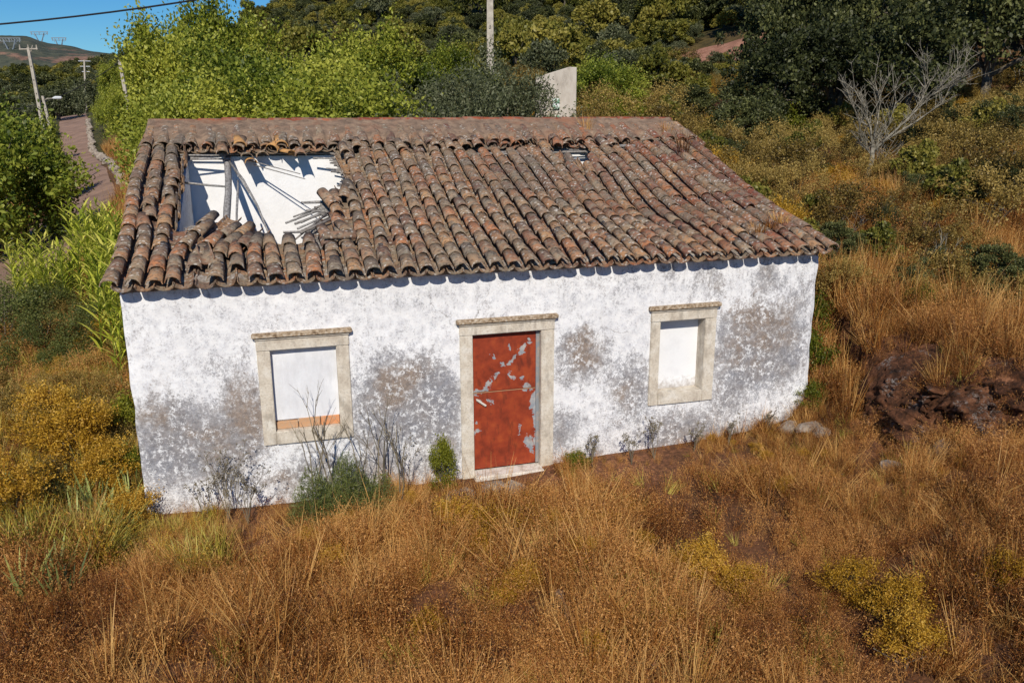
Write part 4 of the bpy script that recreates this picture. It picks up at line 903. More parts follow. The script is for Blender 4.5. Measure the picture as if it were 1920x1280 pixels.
# ------------------------------------------------------------------ iris clumps, fennel, weeds by the wall
def blades(n, h, w, spread, seed, curve=.4, mat=None, lean=.5, name='leaves', segs=3, fan=False):
    r = random.Random(seed); V = []; Q = []; A = []
    for i in range(n):
        az = r.uniform(0, 6.28); rad = spread*math.sqrt(r.random()); b = Vector((rad*math.cos(az), rad*math.sin(az), 0)); az2 = az+r.uniform(-.8, .8); d = Vector((math.cos(az2), math.sin(az2), 0)); hh = h*r.uniform(.55, 1.15); ww = w*r.uniform(.7, 1.2)
        s = Vector((-d.y, d.x, 0)) if not fan else Vector((math.cos(az*7), math.sin(az*7), 0)); ll = lean*r.uniform(.1, 1.2); cv = curve*r.uniform(.3, 1.3); a = r.random(); k = len(V)
        for j in range(segs+1):
            t = j/segs; c = b+d*hh*(ll*t+cv*t*t)*.6+Vector((0, 0, hh*(t-.35*cv*t*t))); wd = ww*(1-t)**.7*.5+.0008; V += [c-s*wd, c+s*wd]
        Q += [(k+2*j, k+2*j+1, k+2*j+3, k+2*j+2) for j in range(segs)]; A += [a]*segs
    return npmesh(name, [tuple(v) for v in V], Q, A, mat)
IR = [blades(26, .62, .055, .16, 50+i, .35, M_['iris'], .7, segs=4) for i in range(3)]
ri = random.Random(51)
for i, (px, py) in enumerate([(225,890),(250,925),(235,850),(245,790),(232,745),(255,960),(90,935),(40,950),(75,965),(15,930),(140,950),(200,1000),(150,1010),(60,1040),(110,1090),(180,960),(230,1010),(120,1125),(45,1130),(270,990),(95,1010),(20,1020),(250,1045),(215,710)]):
    p = hit(px, py); x = min(p[0], -.25); 
    o = thing('iris_clump', (x, p[1], g1(x, p[1])), 'grey-green clump of sword-shaped leaves, '+where(p, [40, 80, 120, 160, 200, 230], [760, 840, 920, 960, 1000, 1050], ('at the left edge', 'near the left edge', 'left of the yellow bushes', 'among the yellow bushes', 'right of the yellow bushes', 'near the house wall', 'touching the house wall'), ('topmost', 'high', 'halfway', 'below the middle', 'low', 'lower', 'lowest')), 'plant', 'sword-leaved clumps at the left', ri.uniform(0, 6), ri.uniform(.55, .9)); a = link('leaves', IR[i % 3]); a.parent = o
def branchy(seed, h, n=6, spread=.5, r0=.006, heads=False, depth=3):
    r = random.Random(seed); mb = MB(); H_ = MB()
    def grow(p, d, l, rad, dep):
        q = p+d*l; mid = p.lerp(q, .5)+Vector((r.uniform(-1, 1), r.uniform(-1, 1), 0))*l*.04; mb.tube([p, mid, q], [rad, rad*.8, rad*.55], 4, r.random(), caps=False)
        if dep == 0:
            if heads:
                for _ in range(3):
                    c = q+Vector((r.uniform(-.02, .02), r.uniform(-.02, .02), r.uniform(-.02, .02))); s = r.uniform(.006, .012)
                    H_.add([c+Vector((s, 0, 0)), c+Vector((0, s, 0)), c+Vector((-s, 0, 0)), c+Vector((0, -s, 0)), c+Vector((0, 0, s)), c+Vector((0, 0, -s))], [(0, 1, 4), (1, 2, 4), (2, 3, 4), (3, 0, 4), (1, 0, 5), (2, 1, 5), (3, 2, 5), (0, 3, 5)], r.random())
            return
        for _ in range(r.choice((2, 3))):
            s = p.lerp(q, r.uniform(.45, 1)); dd = (d+Vector((r.uniform(-1, 1), r.uniform(-1, 1), r.uniform(-.1, .5)))*.5).normalized(); grow(s, dd, l*r.uniform(.35, .6), rad*.6, dep-1)
    for i in range(n):
        az = r.uniform(0, 6.28); d = Vector((math.cos(az)*spread*r.random(), math.sin(az)*spread*r.random(), 1)).normalized(); grow(Vector((0, 0, 0)), d, h*r.uniform(.4, .62), r0, depth)
    return mb, H_
def stalks(name, loc, seed, h, n, spread, label, mat, r0=.006, heads=False, cat='weed', rz=0, group=None, depth=3):
    o = thing(name, loc, label, cat, group, rz); a, b = branchy(seed, h, n, spread, r0, heads, depth); a.obj('stalk', mat, o)
    if heads and b.v: props(b.obj('seed_heads', mat, o), kind='stuff')
    return o
n = N('dry_stalk'); n.color(n.ramp(n.attr(), [(0, (.10,.085,.06)), (1, (.26,.22,.15))])); MK = n.m
# the fennel: feathery green mound with tall bare stalks
def fennel():
    o = thing('fennel_bush', (2.55, -.6, g1(2.55, -.6)), 'feathery green fennel bush with bare stalks below the left window', 'bush', scale=1.25)
    r = np.random.RandomState(9); nl = 9000; u = r.normal(size=(nl, 3)); u /= np.linalg.norm(u, axis=1)[:, None]; u[:, 2] = np.abs(u[:, 2]); P = u*(r.rand(nl)**.4)[:, None]*np.array([.62, .38, .75]); P[:, 2] *= .55+.45*np.abs(np.sin(P[:, 0]*7+1))
    V, Q = leaves(P, u, .10, .006, r, 1.); me = npmesh('foliage', V, Q, np.clip(.5+.3*r.normal(size=nl), 0, 1), M_['fennel']); a = link('foliage', me); a.parent = o
    for i, (dx, dy, s, h) in enumerate([(-.35, 0, 91, 1.75), (-.1, .05, 92, 1.9), (.15, 0, 93, 1.35), (.45, .05, 94, 1.7), (.62, 0, 95, 1.4)]):
        m, _ = branchy(s, h, 2, .35, .009, False, 3); q = m.obj('stalk', MK, o); q.location = (dx, dy, 0)
fennel()
for i, (x, y, h, nn, lab) in enumerate([(1.05,-.35,1.1,6,'bare branching weed against the stained wall left of the fennel'),(.75,-.3,.8,4,'thin bare weed near the left wall corner'),(1.3,-.5,1.0,5,'dry twiggy weed beside the fennel'),(3.45,-.35,1.15,3,'tall bare stalks right of the fennel'),(7.3,-.35,.75,4,'dry flowering weed below the right window'),(6.9,-.4,.6,4,'dry weed left of the right window'),(8.0,-.3,.6,4,'dry weed against the wall under the right window'),(8.6,-.3,.6,4,'dry weed right of the window'),(9.3,-.35,.55,4,'dry weed near the right wall corner'),(6.3,-.3,.5,5,'dark seed-headed weed right of the door')]):
    stalks('tall_weed', (x, y, g1(x, y)), 60+i, h, nn, .35, lab, MK, .006, True)
def small_shrub(x, y, key, s, lab, sq=1.): plant(key, Vector((x, y, g1(x, y)-.05)), lab, 'shrub', None, s, None, 'green_shrub', sq)
small_shrub(-.35, .9, 'bushg', .38, 'bright green bush hugging the left wall edge', 1.1)
small_shrub(-.5, 2.4, 'bushg', .5, 'green bush behind the left wall edge under the reeds', 1.1)
small_shrub(4.0, -.3, 'bushg', .25, 'upright leafy green shrub left of the door', 2.2)
small_shrub(6.02, -.35, 'bushg', .2, 'small yellow-green shrub right of the doorstep', 1.2)
small_shrub(10.25, -.1, 'bushg', .33, 'yellow-green shrub beside the right wall corner', 1.)
small_shrub(10.6, .6, 'bushg', .5, 'green shrub along the right gable wall', 1.3)
# grass growing on the roof
for x, y, h, nn, lab in [(9.75,3.9,.6,16,'dry orange grass tuft growing on the right roof edge'),(8.2,5.1,.4,14,'dry grass tuft growing on the ridge'),(9.6,.5,.22,20,'low dry grass on the right eave tiles'),(9.9,.7,.2,20,'low dry grass at the right eave corner'),(9.3,.4,.18,20,'thin dry grass on the eave tiles'),(9.85,4.9,.3,12,'dry grass at the right ridge end')]:
    o = thing('grass_tuft', (x, y, roofz(x, y)+.1), lab, 'grass tuft', 'grass tufts growing on the roof'); a = link('blades', blades(nn*3, h, .008, .14, int(x*100+y), .5, M_['straw'], .6)); a.parent = o

# ------------------------------------------------------------------ dead tree
def dead_tree():
    b = hit(1622, 372); b = gp(1622, 23.5); o = thing('dead_tree', b, 'pale leafless tree with bare fanning branches on the right slope', 'dead tree'); r = random.Random(77)
    iz = lambda px, py, dd=0: Vector(at(px, py, 23.5+dd))-b
    tk = MB(); tk.tube([(0, 0, -.4), iz(1622, 345), iz(1634, 305), iz(1638, 272)], [.085, .075, .07, .06], 7).obj('trunk', M_['dead'], o, smooth=True)
    for pts, r0 in [(q_, r_*.62) for q_, r_ in [([(1636,285),(1660,262),(1700,225),(1745,180),(1800,125)],.075),([(1636,275),(1632,240),(1620,200),(1600,165)],.05),([(1636,275),(1645,230),(1650,190),(1640,150)],.045),([(1640,280),(1665,235),(1680,190),(1675,160)],.045),([(1700,225),(1730,185),(1740,150),(1735,120)],.04),([(1660,262),(1715,230),(1765,195),(1810,118)],.05),([(1632,240),(1612,225),(1600,200),(1592,180)],.03),([(1640,320),(1655,310),(1672,322)],.04),([(1745,180),(1775,165),(1800,160)],.03),([(1640,300),(1620,275),(1612,250)],.03)]]:
        mb = MB(); P = [iz(x, y, r.uniform(-.25, .25)*(i > 0)) for i, (x, y) in enumerate(pts)]; mb.tube(P, [r0*(1-.75*i/(len(P)-1)) for i in range(len(P))], 5)
        for k in range(20):
            i = r.randrange(len(P)-1); s = P[i].lerp(P[i+1], r.random()); d = (P[i+1]-P[i]).normalized()+Vector((r.uniform(-.9, .9), r.uniform(-.9, .9), r.uniform(.0, .9))); e = s+d.normalized()*r.uniform(.3, 1.0); mb.tube([s, s.lerp(e, .5)+Vector((0, 0, .04)), e], [.012, .008, .004], 4, caps=False)
            for _ in range(3): e2 = s.lerp(e, r.uniform(.4, .9)); mb.tube([e2, e2+Vector((r.uniform(-.25, .25), r.uniform(-.25, .25), r.uniform(.05, .35)))], [.008, .004], 3, caps=False)
        mb.obj('branch', M_['dead'], o, smooth=True)
dead_tree()
for px, d, s, lab in [(1420,19.5,81,'bare twiggy bush on the dry slope beside the roof'),(1870,21,82,'bare twigs at the right edge'),(1790,17,83,'grey leafless twigs above the bank'),(1900,36,84,'bare pale branches among the dark oaks'),(1530,36,85,'bare branches in front of the dark oaks')]:
    stalks('bare_bush', gp(px, d), s, 1.3 if d < 30 else 3, 7, .8, lab, M_['dead'], .012 if d < 30 else .025, cat='bush')

# ------------------------------------------------------------------ poles, wires, pylons
def concrete_mat():
    n = N('concrete'); c = n.ramp(n.noise(n.pos(), 6, 5, .65), [(.3, (.27,.24,.20)), (.6, (.42,.38,.32)), (.8, (.50,.46,.40))]); n.color(c).bump(c, .3, .02); return n.m
MCc = concrete_mat(); nd = N('black_cable'); nd.color((.02,.02,.025)); MCab = nd.m
def pole(px_t, py_t, px_b, d, label, w=.14, holes=True, arm=None):
    b = gp(px_b, d); t = Vector(at(px_t, py_t, d)); o = thing('utility_pole', b, label, 'utility pole'); v = t-b; sh = MB(); n = 4
    X = Vector(RT); Y = Vector((FW[0], FW[1], 0)).normalized()
    V = []
    for k, (c, s) in enumerate(((Vector((0, 0, -.3)), 1.), (v, .6))):
        for a, e in ((-1, -1), (1, -1), (1, 1), (-1, 1)): V.append(c+X*a*w*s+Y*e*w*.7*s)
    sh.add(V, [(0, 1, 5, 4), (1, 2, 6, 5), (2, 3, 7, 6), (3, 0, 4, 7), (4, 5, 6, 7)]).obj('shaft', MCc, o)
    if holes:
        hm_ = N('pole_slot'); hm_.color((.06,.055,.05))
        for k in range(7):
            c = v*(.3+.095*k); q = MB(); q.box(-.02, .02, -.004, .004, -.04, .04).obj('slot', hm_.m, o).matrix_local = Matrix.Translation(c-Y*w*.7*(1-.4*(.3+.095*k))-Y*.006) @ Matrix.Rotation(-_y, 4, 'Z')
    return o, t
p1, T1 = pole(53, 90, 84, 50, 'tall leaning concrete pole left of the country road', .13)
hd = MB(); hd.tube([v_-p1.location for v_ in (T1+Vector((-.5, 0, -.1)), T1+Vector((.5, 0, -.05)))], .05, 6); hd.tube([T1-p1.location+Vector((0, 0, -.5)), T1-p1.location+Vector((.25, 0, .15))], .03, 5)
for sx in (-.45, 0, .45): hd.tube([T1-p1.location+Vector((sx, 0, -.1)), T1-p1.location+Vector((sx, 0, .18))], [.05, .03], 6)
hd.obj('crossarm', MCc, p1)
p2, T2 = pole(80, 180, 104, 48, 'shorter roadside pole carrying a street lamp', .11)
lm = MB(); a = T2-p2.location; lm.tube([a+Vector((0, 0, -.25)), a+Vector((.25, 0, -.15)), a+Vector((.65, 0, -.12))], .025, 5); lm.obj('lamp_arm', MCc, p2)
nl_ = N('lamp_housing'); nl_.color((.6,.62,.64)); lh = MB(); lh.tube([a+Vector((.5, 0, -.13)), a+Vector((.65, 0, -.10)), a+Vector((.95, 0, -.10)), a+Vector((1.0, 0, -.12))], [.04, .09, .08, .02], 8); lh.obj('lamp_head', nl_.m, p2)
p3, T3 = pole(224, 113, 250, 56, 'concrete pole standing in the trees above the roof corner', .15)
p4, T4 = pole(917, -330, 920, 38, 'tall slotted concrete pole rising behind the olive shrubs', .17)
def wire(a, b, sagm, r, label, n=24):
    a, b = Vector(a), Vector(b); pts = [a.lerp(b, i/n)-Vector((0, 0, sagm*4*(i/n)*(1-i/n))) for i in range(n+1)]
    o = MB().tube(pts, r, 5, caps=False).obj('overhead_cable', MCab); props(o, label, 'cable', 'overhead cables')
wire(at(-700, 60, 26), at(900, -110, 24), .9, .028, 'thick twisted cable crossing the blue sky')
wire(T3-Vector((0, 0, .1)), at(-500, 40, 50), 4.3, .022, 'black cable sagging past the road from the pole in the trees')
def pylon(px, pyt, d, label, kind=0, w=26, h=30):
    b = Vector(at(px, pyt, d)); m = N('pylon_steel') if 'pylon' not in M_ else None
    if m: m.color((.26,.30,.34)); M_['pylon'] = m.m
    base = b-Vector((0, 0, h)); o = thing('pylon', base, label, 'pylon', 'power pylons on the far hill'); X = Vector(RT); r = .3; mb = MB(); P = lambda x, z, y=0: X*x+Vector((0, y, z))
    wz = h*.42
    for s in (-1, 1):
        for yy in (-1, 1):
            mb.tube([P(s*4, -8, yy*3), P(s*1.2, wz, yy)], r, 4); mb.tube([P(s*1.2, wz, yy), P(s*w*.27, h-1, yy)], r, 4)
        for k in range(5): z0, z1 = -8+(wz+8)*k/5, -8+(wz+8)*(k+1)/5; x0, x1 = 4-2.8*k/5, 4-2.8*(k+1)/5; mb.tube([P(s*x0, z0), P(-s*x1, z1)], r*.7, 4)
        for k in range(3): mb.tube([P(s*(1.2+5.8*k/3), wz+(h-2-wz)*k/3), P(s*(1.2+5.8*(k+1)/3-1.8), wz+(h-2-wz)*(k+1)/3)], r*.6, 4)
    mb.obj('tower', M_['pylon'], o); c = MB(); c.tube([P(-w/2, h), P(w/2, h)], r, 4); c.tube([P(-w/2, h), P(-7, h-2.5), P(7, h-2.5), P(w/2, h)], r*.8, 4)
    for k in range(8): x = -w/2+w*(k+.5)/8; c.tube([P(x, h), P(x+w/16, h-2)], r*.6, 4)
    for x in (-w/2+1, 0, w/2-1): c.tube([P(x, h), P(x, h-3.2)], .35, 4)
    c.obj('crossarm', M_['pylon'], o)
pylon(73, 60, 890, 'lattice pylon on the hill crest, leftmost of the pair on the skyline', w=19, h=19)
pylon(110, 71, 890, 'lattice pylon on the hill crest, right of the pair on the skyline', w=16, h=17)
pylon(17, 72, 700, 'lattice pylon standing lower down at the far left', w=19, h=19)
o, t = pole(158, 113, 161, 165, 'white mast above the trees in the valley', .22, False); mb = MB()
for k in range(3): mb.tube([t-o.location+Vector((-1.1+.2*k, 0, -.2-1.0*k)), t-o.location+Vector((1.1-.2*k, 0, -.2-1.0*k))], .08, 4)
mb.obj('crossarm', nl_.m, o)

# ------------------------------------------------------------------ concrete wall with meter boxes
def meter_wall():
    d = 27.5; b = gp(1050, d); o = thing('concrete_wall', b, 'bare concrete wall slab with two meter boxes behind the roof ridge', 'wall'); o.rotation_euler = (0, 0, -_y)
    k = d/F_PX; zt = lambda py: float(at(1050, py, d)[2]-b.z)
    x0, x1 = -46*k, 30*k; mb = MB(); V = []
    prof = [(x0, -.5), (x1, -.5), (x1, zt(128)), (x1*.55, zt(127)), (x0, zt(146))]
    for y in (0, .28): V += [(x, y, z) for x, z in prof]
    m = len(prof); mb.add(V, [tuple(range(m)), tuple(reversed(range(m, 2*m)))]+[(i, m+i, m+(i+1) % m, (i+1) % m) for i in range(m)])
    n = N('rendered_concrete'); p = n.pos(); c = n.ramp(n.noise(n.vm('MULTIPLY', p, (1, 1, .4)), 3, 5, .65), [(.3, (.30,.26,.22)), (.5, (.48,.43,.37)), (.75, (.58,.54,.48))]); n.color(c).bump(c, .3, .02)
    bevel(mb.obj('slab', n.m, o), .015, 1)
    nb = N('meter_box_plastic'); nb.color(nb.ramp(nb.noise(nb.pos(), 9, 2), [(.5, (.66,.70,.68)), (.6, (.16,.30,.20))])); nb.b.inputs['Roughness'].default_value = .5
    for py, hh in ((195, .34), (225, .28)):
        z = zt(py); q = MB().box(-8*k-.12, -8*k+.12, -.07, -.002, z-hh/2, z+hh/2).obj('meter_box', nb.m, o); bevel(q, .01, 1)
meter_wall()

# ------------------------------------------------------------------ rubble: rocks at the bank, doorstep and road side
def rock_mesh(seed, name='rock', mat=None, sub=3):
    bm = bmesh.new(); bmesh.ops.create_icosphere(bm, subdivisions=sub, radius=1)
    for v in bm.verts:
        c = v.co.copy(); f = 1+.35*mnoise.noise(c*1.3+Vector((seed*7, 0, 0)))+.14*mnoise.noise(c*3.5+Vector((seed, 5, 0)))+.05*mnoise.noise(c*9); q = Vector([round(a*2.2)/2.2 for a in c]); v.co = (c*.6+q*.4)*f
    me = bpy.data.meshes.new(name); bm.to_mesh(me); bm.free(); me.materials.append(mat); return me
def rock_mat(name, a, b, c_):
    n = N(name); p = n.pos(); f = n.noise(p, 7, 6, .7); c = n.ramp(f, [(.3, a), (.5, b), (.72, c_)]); c = n.mix(n.ramp(n.noise(p, 16, 4), [(.6, 0.), (.68, .8)]), c, (.45,.42,.38)); n.color(c).bump(n.noise(p, 12, 6, .7), .9, .05); return n.m
MR1 = rock_mat('purple_grey_schist', (.05,.035,.03), (.13,.10,.09), (.26,.23,.21)); MR2 = rock_mat('pale_rubble', (.18,.14,.11), (.32,.27,.22), (.46,.40,.34))
RK = [rock_mesh(i, 'rock', MR1, 4) for i in range(3)]; RS = [rock_mesh(i+5, 'stone', MR2, 2) for i in range(4)]
rk = random.Random(61)
def earth_bank():
    n = N('eroded_earth_bank'); p = n.pos(); f = n.noise(p, 5, 7, .75); g = n.noise(p, 2.2, 4, .6)
    c = n.ramp(f, [(.34, (.016,.008,.005)), (.46, (.085,.036,.018)), (.58, (.21,.085,.04)), (.72, (.34,.18,.10))])
    c = n.mix(n.ma('MULTIPLY', n.ramp(g, [(.50, 0.), (.58, 1.)]), n.ramp(n.noise(p, 19, 5, .8), [(.50, 0.), (.58, .75)])), c, (.38,.34,.31))
    n.color(c).bump(n.noise(p, 9, 7, .75), 1, .12)
    pts = []; 
    for a, b in zip(BK[:-1], BK[1:]):
        k = max(2, int(np.hypot(*(b-a))/.035))
        for i in range(k): pts.append(a+(b-a)*i/k)
    pts = np.array(pts); T = np.gradient(pts, axis=0); T /= np.hypot(T[:, 0], T[:, 1])[:, None]; nv = 46; V = []
    for i, (q, t) in enumerate(zip(pts, T)):
        nrm = np.array([-t[1], t[0]]); lo = q-nrm*.45; hi = q+nrm*.55; zl = g1(*lo)-.1; zh = g1(*hi)+.03
        for j in range(nv+1):
            v = j/nv; w = lo+(hi-lo)*(v**2.2*.55+.45*v*v*v if v < 1 else 1); z = zl+(zh-zl)*(1-(1-v)**1.6)
            P = Vector((w[0], w[1], z)); vd = mnoise.voronoi(Vector((P.x*3.2, P.y*3.2, P.z*6)))[0]; e = (mnoise.noise(P*1.6)*.22+(vd[1]-vd[0])*.24-.10+mnoise.cell(P*4.5+Vector((0, 0, mnoise.noise(P*5))))*.13+mnoise.cell(P*11)*.06+mnoise.noise(P*21)*.05-.13)*math.sin(math.pi*min(1, v*1.05))**.6*min(1, i/30)
            V.append((w[0]-nrm[0]*e, w[1]-nrm[1]*e, z+e*.25))
    # clods fallen from the face
    m = len(pts); Q = [(i*(nv+1)+j, (i+1)*(nv+1)+j, (i+1)*(nv+1)+j+1, i*(nv+1)+j+1) for i in range(m-1) for j in range(nv)]
    o = link('earth_bank', npmesh('earth_bank', V, Q, mat=n.m)); props(o, kind='structure')
earth_bank()
for px, py, s, lab in [(1735,800,.20,'pale schist boulder at the left end of the earth bank'),(1775,850,.17,'grey rock at the foot of the earth bank')]:
    p = hit(px, py, 5, 40); o = link('boulder', RK[rk.randrange(3)]); o.location = (p[0]+.05, p[1]+.1, p[2]-.02); o.scale = (s*1.2, s*.8, s); o.rotation_euler = (rk.uniform(-.4, .4), rk.uniform(-.4, .4), rk.uniform(0, 6)); props(o, lab, 'boulder')
for px, py, s, lab in [(860,935,.16,'pale flat stone below the left end of the doorstep'),(890,940,.13,'dark stone in front of the doorstep'),(930,930,.2,'grey stone slab in front of the doorstep'),(965,925,.17,'weathered stone right of the doorstep slab'),(1480,808,.16,'grey stone at the foot of the right wall corner'),(1515,808,.17,'flat stone beside the right wall corner'),(1540,815,.13,'small stone right of the wall corner stones'),(1675,885,.16,'whitish stone in the grass below the bank'),(1050,1118,.06,'small white stone in the dry grass'),(420,1018,.06,'white stone in the grass below the left wall')]:
    p = hit(px, py); o = link('stone', RS[rk.randrange(4)]); o.location = (p[0], p[1], g1(p[0], p[1])+s*.3); o.scale = (s*1.4, s, s*.6); o.rotation_euler = (0, 0, rk.uniform(0, 6)); props(o, lab, 'stone', 'loose stones near the house')
# low rubble wall along the road's right side
rw = thing('rubble_wall', tuple(gp(200, 50)), 'low rubble stone wall along the right side of the road', 'wall'); bx = rw.location.copy()
for i in range(150):
    t = i/150; d = 33+t*62; px = 236-68*min(1, t*1.5)-4*t; p = gp(px+rk.uniform(-2, 2), d); o = link('stone', RS[rk.randrange(4)]); o.parent = rw; s = rk.uniform(.14, .28); o.location = p-bx+Vector((0, 0, rk.uniform(.0, .35))); o.scale = (s*1.3, s, s*.8); o.rotation_euler = (rk.random(), rk.random(), rk.uniform(0, 6))
# bare red soil on the slope
def dirt():
    n = N('bare_red_soil'); p = n.pos(); n.color(n.ramp(n.noise(p, 2, 5), [(.3, (.22,.10,.065)), (.7, (.38,.20,.14))])).bump(n.noise(p, 5, 5), .6, .1); V = []; Fs = []; K = 25
    V.append((DIRT[0], DIRT[1], g1(DIRT[0], DIRT[1])+.15))
    for r_ in range(1, 7):
        for k in range(K):
            a = 2*math.pi*k/K; rad = r_/6*(1+.25*math.sin(3*a+1)); q = Vector(DIRT)+Vector(RT)*rad*4.2*math.cos(a)+Vector((FW[0], FW[1], 0))*rad*3.6*math.sin(a); V.append((q.x, q.y, g1(q.x, q.y)+.15*(1-(r_/6)**3)-.03*(r_ == 6)))
    Fs = [(0, 1+k, 1+(k+1) % K) for k in range(K)]
    for r_ in range(5):
        for k in range(K): Fs.append((1+r_*K+k, 1+(r_+1)*K+k, 1+(r_+1)*K+(k+1) % K, 1+r_*K+(k+1) % K))
    me = bpy.data.meshes.new('bare_soil'); me.from_pydata(V, [], Fs); o = link('bare_soil', me, mat=n.m, smooth=True); props(o, kind='structure')
dirt()

# ------------------------------------------------------------------ ground cover, scattered with geometry nodes
def weed_mesh(seed, h, mat):
    """branching dry herb with leafy flecks and seed heads, as quads"""
    r = np.random.RandomState(seed); V = []; Q = []; A = []
    for i in range(7):
        az = r.uniform(0, 6.28); ln = r.uniform(.05, .45); d = np.array([math.cos(az)*ln, math.sin(az)*ln, 1.]); hh = h*r.uniform(.55, 1.1); base = np.array([r.uniform(-.06, .06), r.uniform(-.06, .06), 0]); side = np.array([math.cos(az+1.2), math.sin(az+1.2), 0])*.003; k = len(V)
        V += [base-side, base+side, base+d*hh+side*.3, base+d*hh-side*.3]; Q.append((k, k+1, k+2, k+3)); A.append(r.rand())
        m = 26; t = r.uniform(.15, 1.05, m)**.8; c = base+d*hh*t[:, None]+r.normal(size=(m, 3))*.045; lv, lq = leaves(c, r.normal(size=(m, 3))*.5+np.array([0, 0, .7]), .030, .0075, r, .9); V += list(lv); Q += [tuple(q+k+4) for q in lq]; A += list(r.rand(m))
    return npmesh('dry_weed', np.array(V), np.array(Q), A, mat)
def T_(name, me): return bpy.data.objects.new(name, me)
cols = {}
def tcol(name, meshes):
    c = bpy.data.collections.new(name)
    for i, m in enumerate(meshes): c.objects.link(T_('%s_%02d' % (name, i), m))
    cols[name] = c; return c
straw = [blades(28, .5, .0075, .10, 200+i, .35, M_['straw'], .6) for i in range(4)]+[blades(14, .85, .0085, .06, 210, .2, M_['straw'], .35)]
tcol('grass', straw); tcol('weeds', [weed_mesh(220+i, .5, M_['weed']) for i in range(5)])
tcol('green', [blades(30, .4, .012, .10, 230+i, .4, M_['greengrass'], .6) for i in range(3)]+[weed_mesh(236, .4, M_['leaf_gold'])])
tcol('scrub', [TREES['hill3'][0], TREES['hill1'][0], TREES['holive'][0], TREES['hoak'][0]])
tcol('gold', [TREES['golden'][0]])
tcol('lowbush', [TREES['bush1'][0], TREES['bush2'][0], TREES['golden'][0]])
def scatter(name, P, idx, scl, col, tilt=.15, seed=0, squash=None):
    r = np.random.RandomState(seed); n = len(P); me = bpy.data.meshes.new(name); me.vertices.add(n); me.vertices.foreach_set('co', np.asarray(P, np.float32).ravel())
    a = me.attributes.new('idx', 'INT', 'POINT'); a.data.foreach_set('value', np.asarray(idx, np.int32))
    a = me.attributes.new('scl', 'FLOAT', 'POINT'); a.data.foreach_set('value', np.asarray(scl, np.float32))
    rot = np.stack([r.normal(0, tilt, n), r.normal(0, tilt, n), r.uniform(0, 6.28, n)], -1); a = me.attributes.new('rot', 'FLOAT_VECTOR', 'POINT'); a.data.foreach_set('vector', rot.astype(np.float32).ravel())
    o = bpy.data.objects.new(name, me); C.objects.link(o); ng = bpy.data.node_groups.new(name+'_nodes', 'GeometryNodeTree')
    ng.interface.new_socket('Geometry', in_out='INPUT', socket_type='NodeSocketGeometry'); ng.interface.new_socket('Geometry', in_out='OUTPUT', socket_type='NodeSocketGeometry')
    i_, o_ = ng.nodes.new('NodeGroupInput'), ng.nodes.new('NodeGroupOutput'); ins = ng.nodes.new('GeometryNodeInstanceOnPoints'); ci = ng.nodes.new('GeometryNodeCollectionInfo'); ci.inputs['Collection'].default_value = col; ci.inputs['Separate Children'].default_value = True; ci.inputs['Reset Children'].default_value = True
    def na(nm, ty): q = ng.nodes.new('GeometryNodeInputNamedAttribute'); q.data_type = ty; q.inputs['Name'].default_value = nm; return q.outputs['Attribute']
    Lk = ng.links.new; Lk(i_.outputs[0], ins.inputs['Points']); Lk(ci.outputs[0], ins.inputs['Instance']); ins.inputs['Pick Instance'].default_value = True
    Lk(na('idx', 'INT'), ins.inputs['Instance Index']); Lk(na('rot', 'FLOAT_VECTOR'), ins.inputs['Rotation']); Lk(na('scl', 'FLOAT'), ins.inputs['Scale']); Lk(ins.outputs[0], o_.inputs[0])
    m = o.modifiers.new('scatter', 'NODES'); m.node_group = ng; props(o, kind='stuff'); return o
RS_ = np.random.RandomState(77)
def field(n, pxr, dr, r=RS_, power=1.):
    """points spread over the ground seen between two photo columns and two view distances, even per square metre"""
    px = r.uniform(pxr[0], pxr[1], n); d = np.sqrt(r.uniform(dr[0]**2, dr[1]**2, n)); P = CAM+d[:, None]*(FW+RT*((px-960)/F_PX)[:, None]-UP*((219-640)/F_PX)); x, y = P[:, 0], P[:, 1]
    ok = ~((x > -.12) & (x < L+.12) & (y > -.06) & (y < 11.1)) & (road_d(x, y) > 2.0)
    ok &= np.hypot(x-DIRT[0], y-DIRT[1]) > 4.3
    ok &= ~((x > 4.2) & (x < 5.75) & (y > -.95) & (y < 0)) & ~((x > 2) & (x < 3.1) & (y > -.9) & (y < 0)); x, y = x[ok], y[ok]; return np.stack([x, y, gz(x, y)-.02], -1)
def bare(P, f=1.):
    """keep mask: thins plants on bare patches and the bank face"""
    k = vnoise(P[:, 0], P[:, 1], 1.3, 8); bd = bank_d(P[:, 0], P[:, 1]); face = (bd > -.12) & (bd < .22) & (P[:, 0] > 10.8); k2 = vnoise(P[:, 0], P[:, 1], .35, 18); return ((k > .22) | (RS_.rand(len(P)) < .25)) & ((k2 > .47) | (RS_.rand(len(P)) < .2)) & ~(face & (RS_.rand(len(P)) < .6))
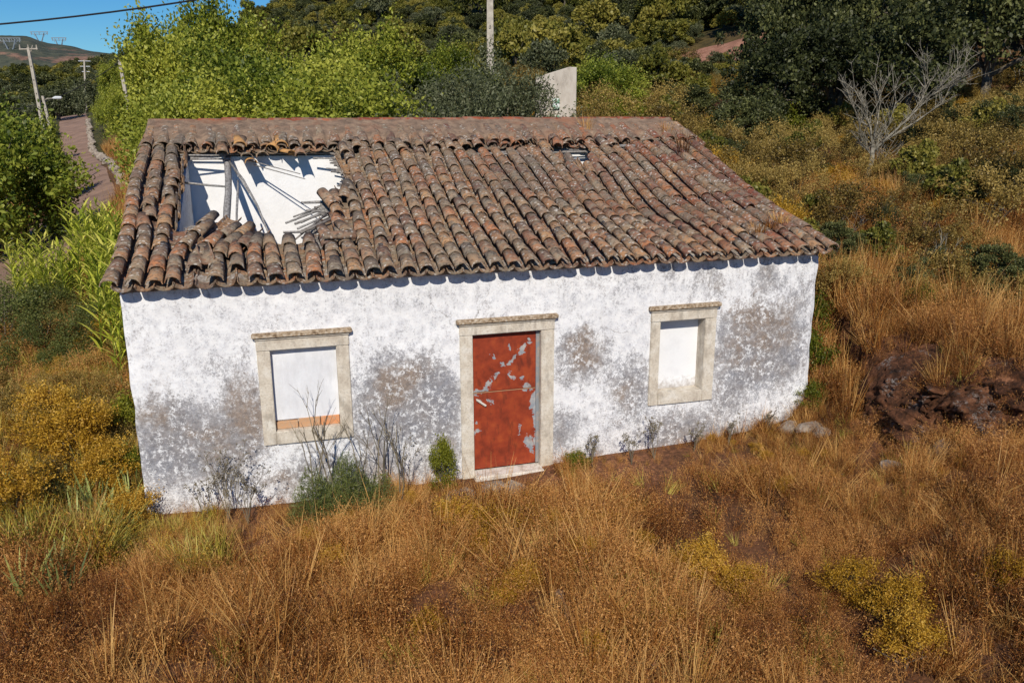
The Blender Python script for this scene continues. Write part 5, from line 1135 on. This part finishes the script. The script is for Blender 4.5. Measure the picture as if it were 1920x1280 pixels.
def spread(name, col, n, pxr, dr, nidx, s0, s1, seed, tilt=.15, thin=True, hmod=True, patch=None):
    P = field(n, pxr, dr)
    if thin: P = P[bare(P)]
    s = RS_.uniform(s0, s1, len(P))
    if patch is not None: k_ = vnoise(P[:, 0], P[:, 1], 1.9, 40+patch)*.65+vnoise(P[:, 0], P[:, 1], .6, 50+patch)*.35 > .47; P = P[k_]; s = s[k_]
    if hmod: s *= .45+.6*vnoise(P[:, 0], P[:, 1], 2.2, 9)+.5*vnoise(P[:, 0], P[:, 1], .45, 19)
    wall_near = sstep(-1.8, -.5, P[:, 1])*(P[:, 0] > -.2)*(P[:, 0] < L+.2)*(P[:, 1] < 0); s *= 1-.42*wall_near
    return scatter(name, P, RS_.randint(0, nidx, len(P)), s, col, tilt, seed)
spread('dry_grass', cols['grass'], 22000, (-450, 2450), (5.0, 13.5), 5, .35, .9, 1, .4, patch=1)
spread('dry_weeds', cols['weeds'], 29000, (-450, 2450), (5.0, 13.5), 5, .4, 1.0, 2, .35)
spread('dry_grass', cols['grass'], 25000, (1250, 2550), (12, 24), 5, .7, 1.2, 3, .3, patch=2)
spread('dry_weeds', cols['weeds'], 15000, (1250, 2550), (12, 28), 5, .8, 1.4, 4, .3)
spread('green_grass', cols['green'], 17000, (-500, 330), (8.5, 24), 4, .7, 1.5, 5, .3)
spread('dry_weeds', cols['weeds'], 6500, (-500, 330), (12, 24), 5, .9, 1.6, 6, .2)
spread('green_grass', cols['green'], 1500, (300, 1900), (6, 12.5), 4, .4, .9, 7, .3, patch=3)
spread('golden_herbs', cols['gold'], 200, (350, 2100), (5.5, 12.5), 1, .2, .45, 16, .2, patch=4)
spread('dry_grass', cols['grass'], 16000, (-500, 420), (24, 75), 5, .9, 1.7, 8, .2)
spread('low_scrub', cols['lowbush'], 1700, (1250, 2600), (15, 40), 3, .3, .8, 9, .15)
spread('low_scrub', cols['lowbush'], 450, (-500, 330), (10, 18), 3, .3, .7, 14, .15)

spread('low_scrub', cols['lowbush'], 1200, (350, 1400), (21, 60), 3, .6, 1.3, 10, .15)
spread('hillside_scrub', cols['scrub'], 6500, (350, 2700), (48, 150), 4, .2, .55, 11, .1, thin=False)
P = field(1300, (-900, 420), (60, 170)); P = P[road_d(P[:, 0], P[:, 1]) > 6]; scatter('valley_scrub', P, RS_.randint(0, 4, len(P)), RS_.uniform(.3, .8, len(P)), cols['scrub'], .1, 12)
sp = SPUR[RS_.choice(len(SPUR), 2600)]; sp = sp+RS_.normal(size=sp.shape)*np.array([2, 2, 0]); scatter('spur_woodland', sp, RS_.randint(0, 4, len(sp)), RS_.uniform(.8, 1.8, len(sp)), cols['scrub'], .1, 13)
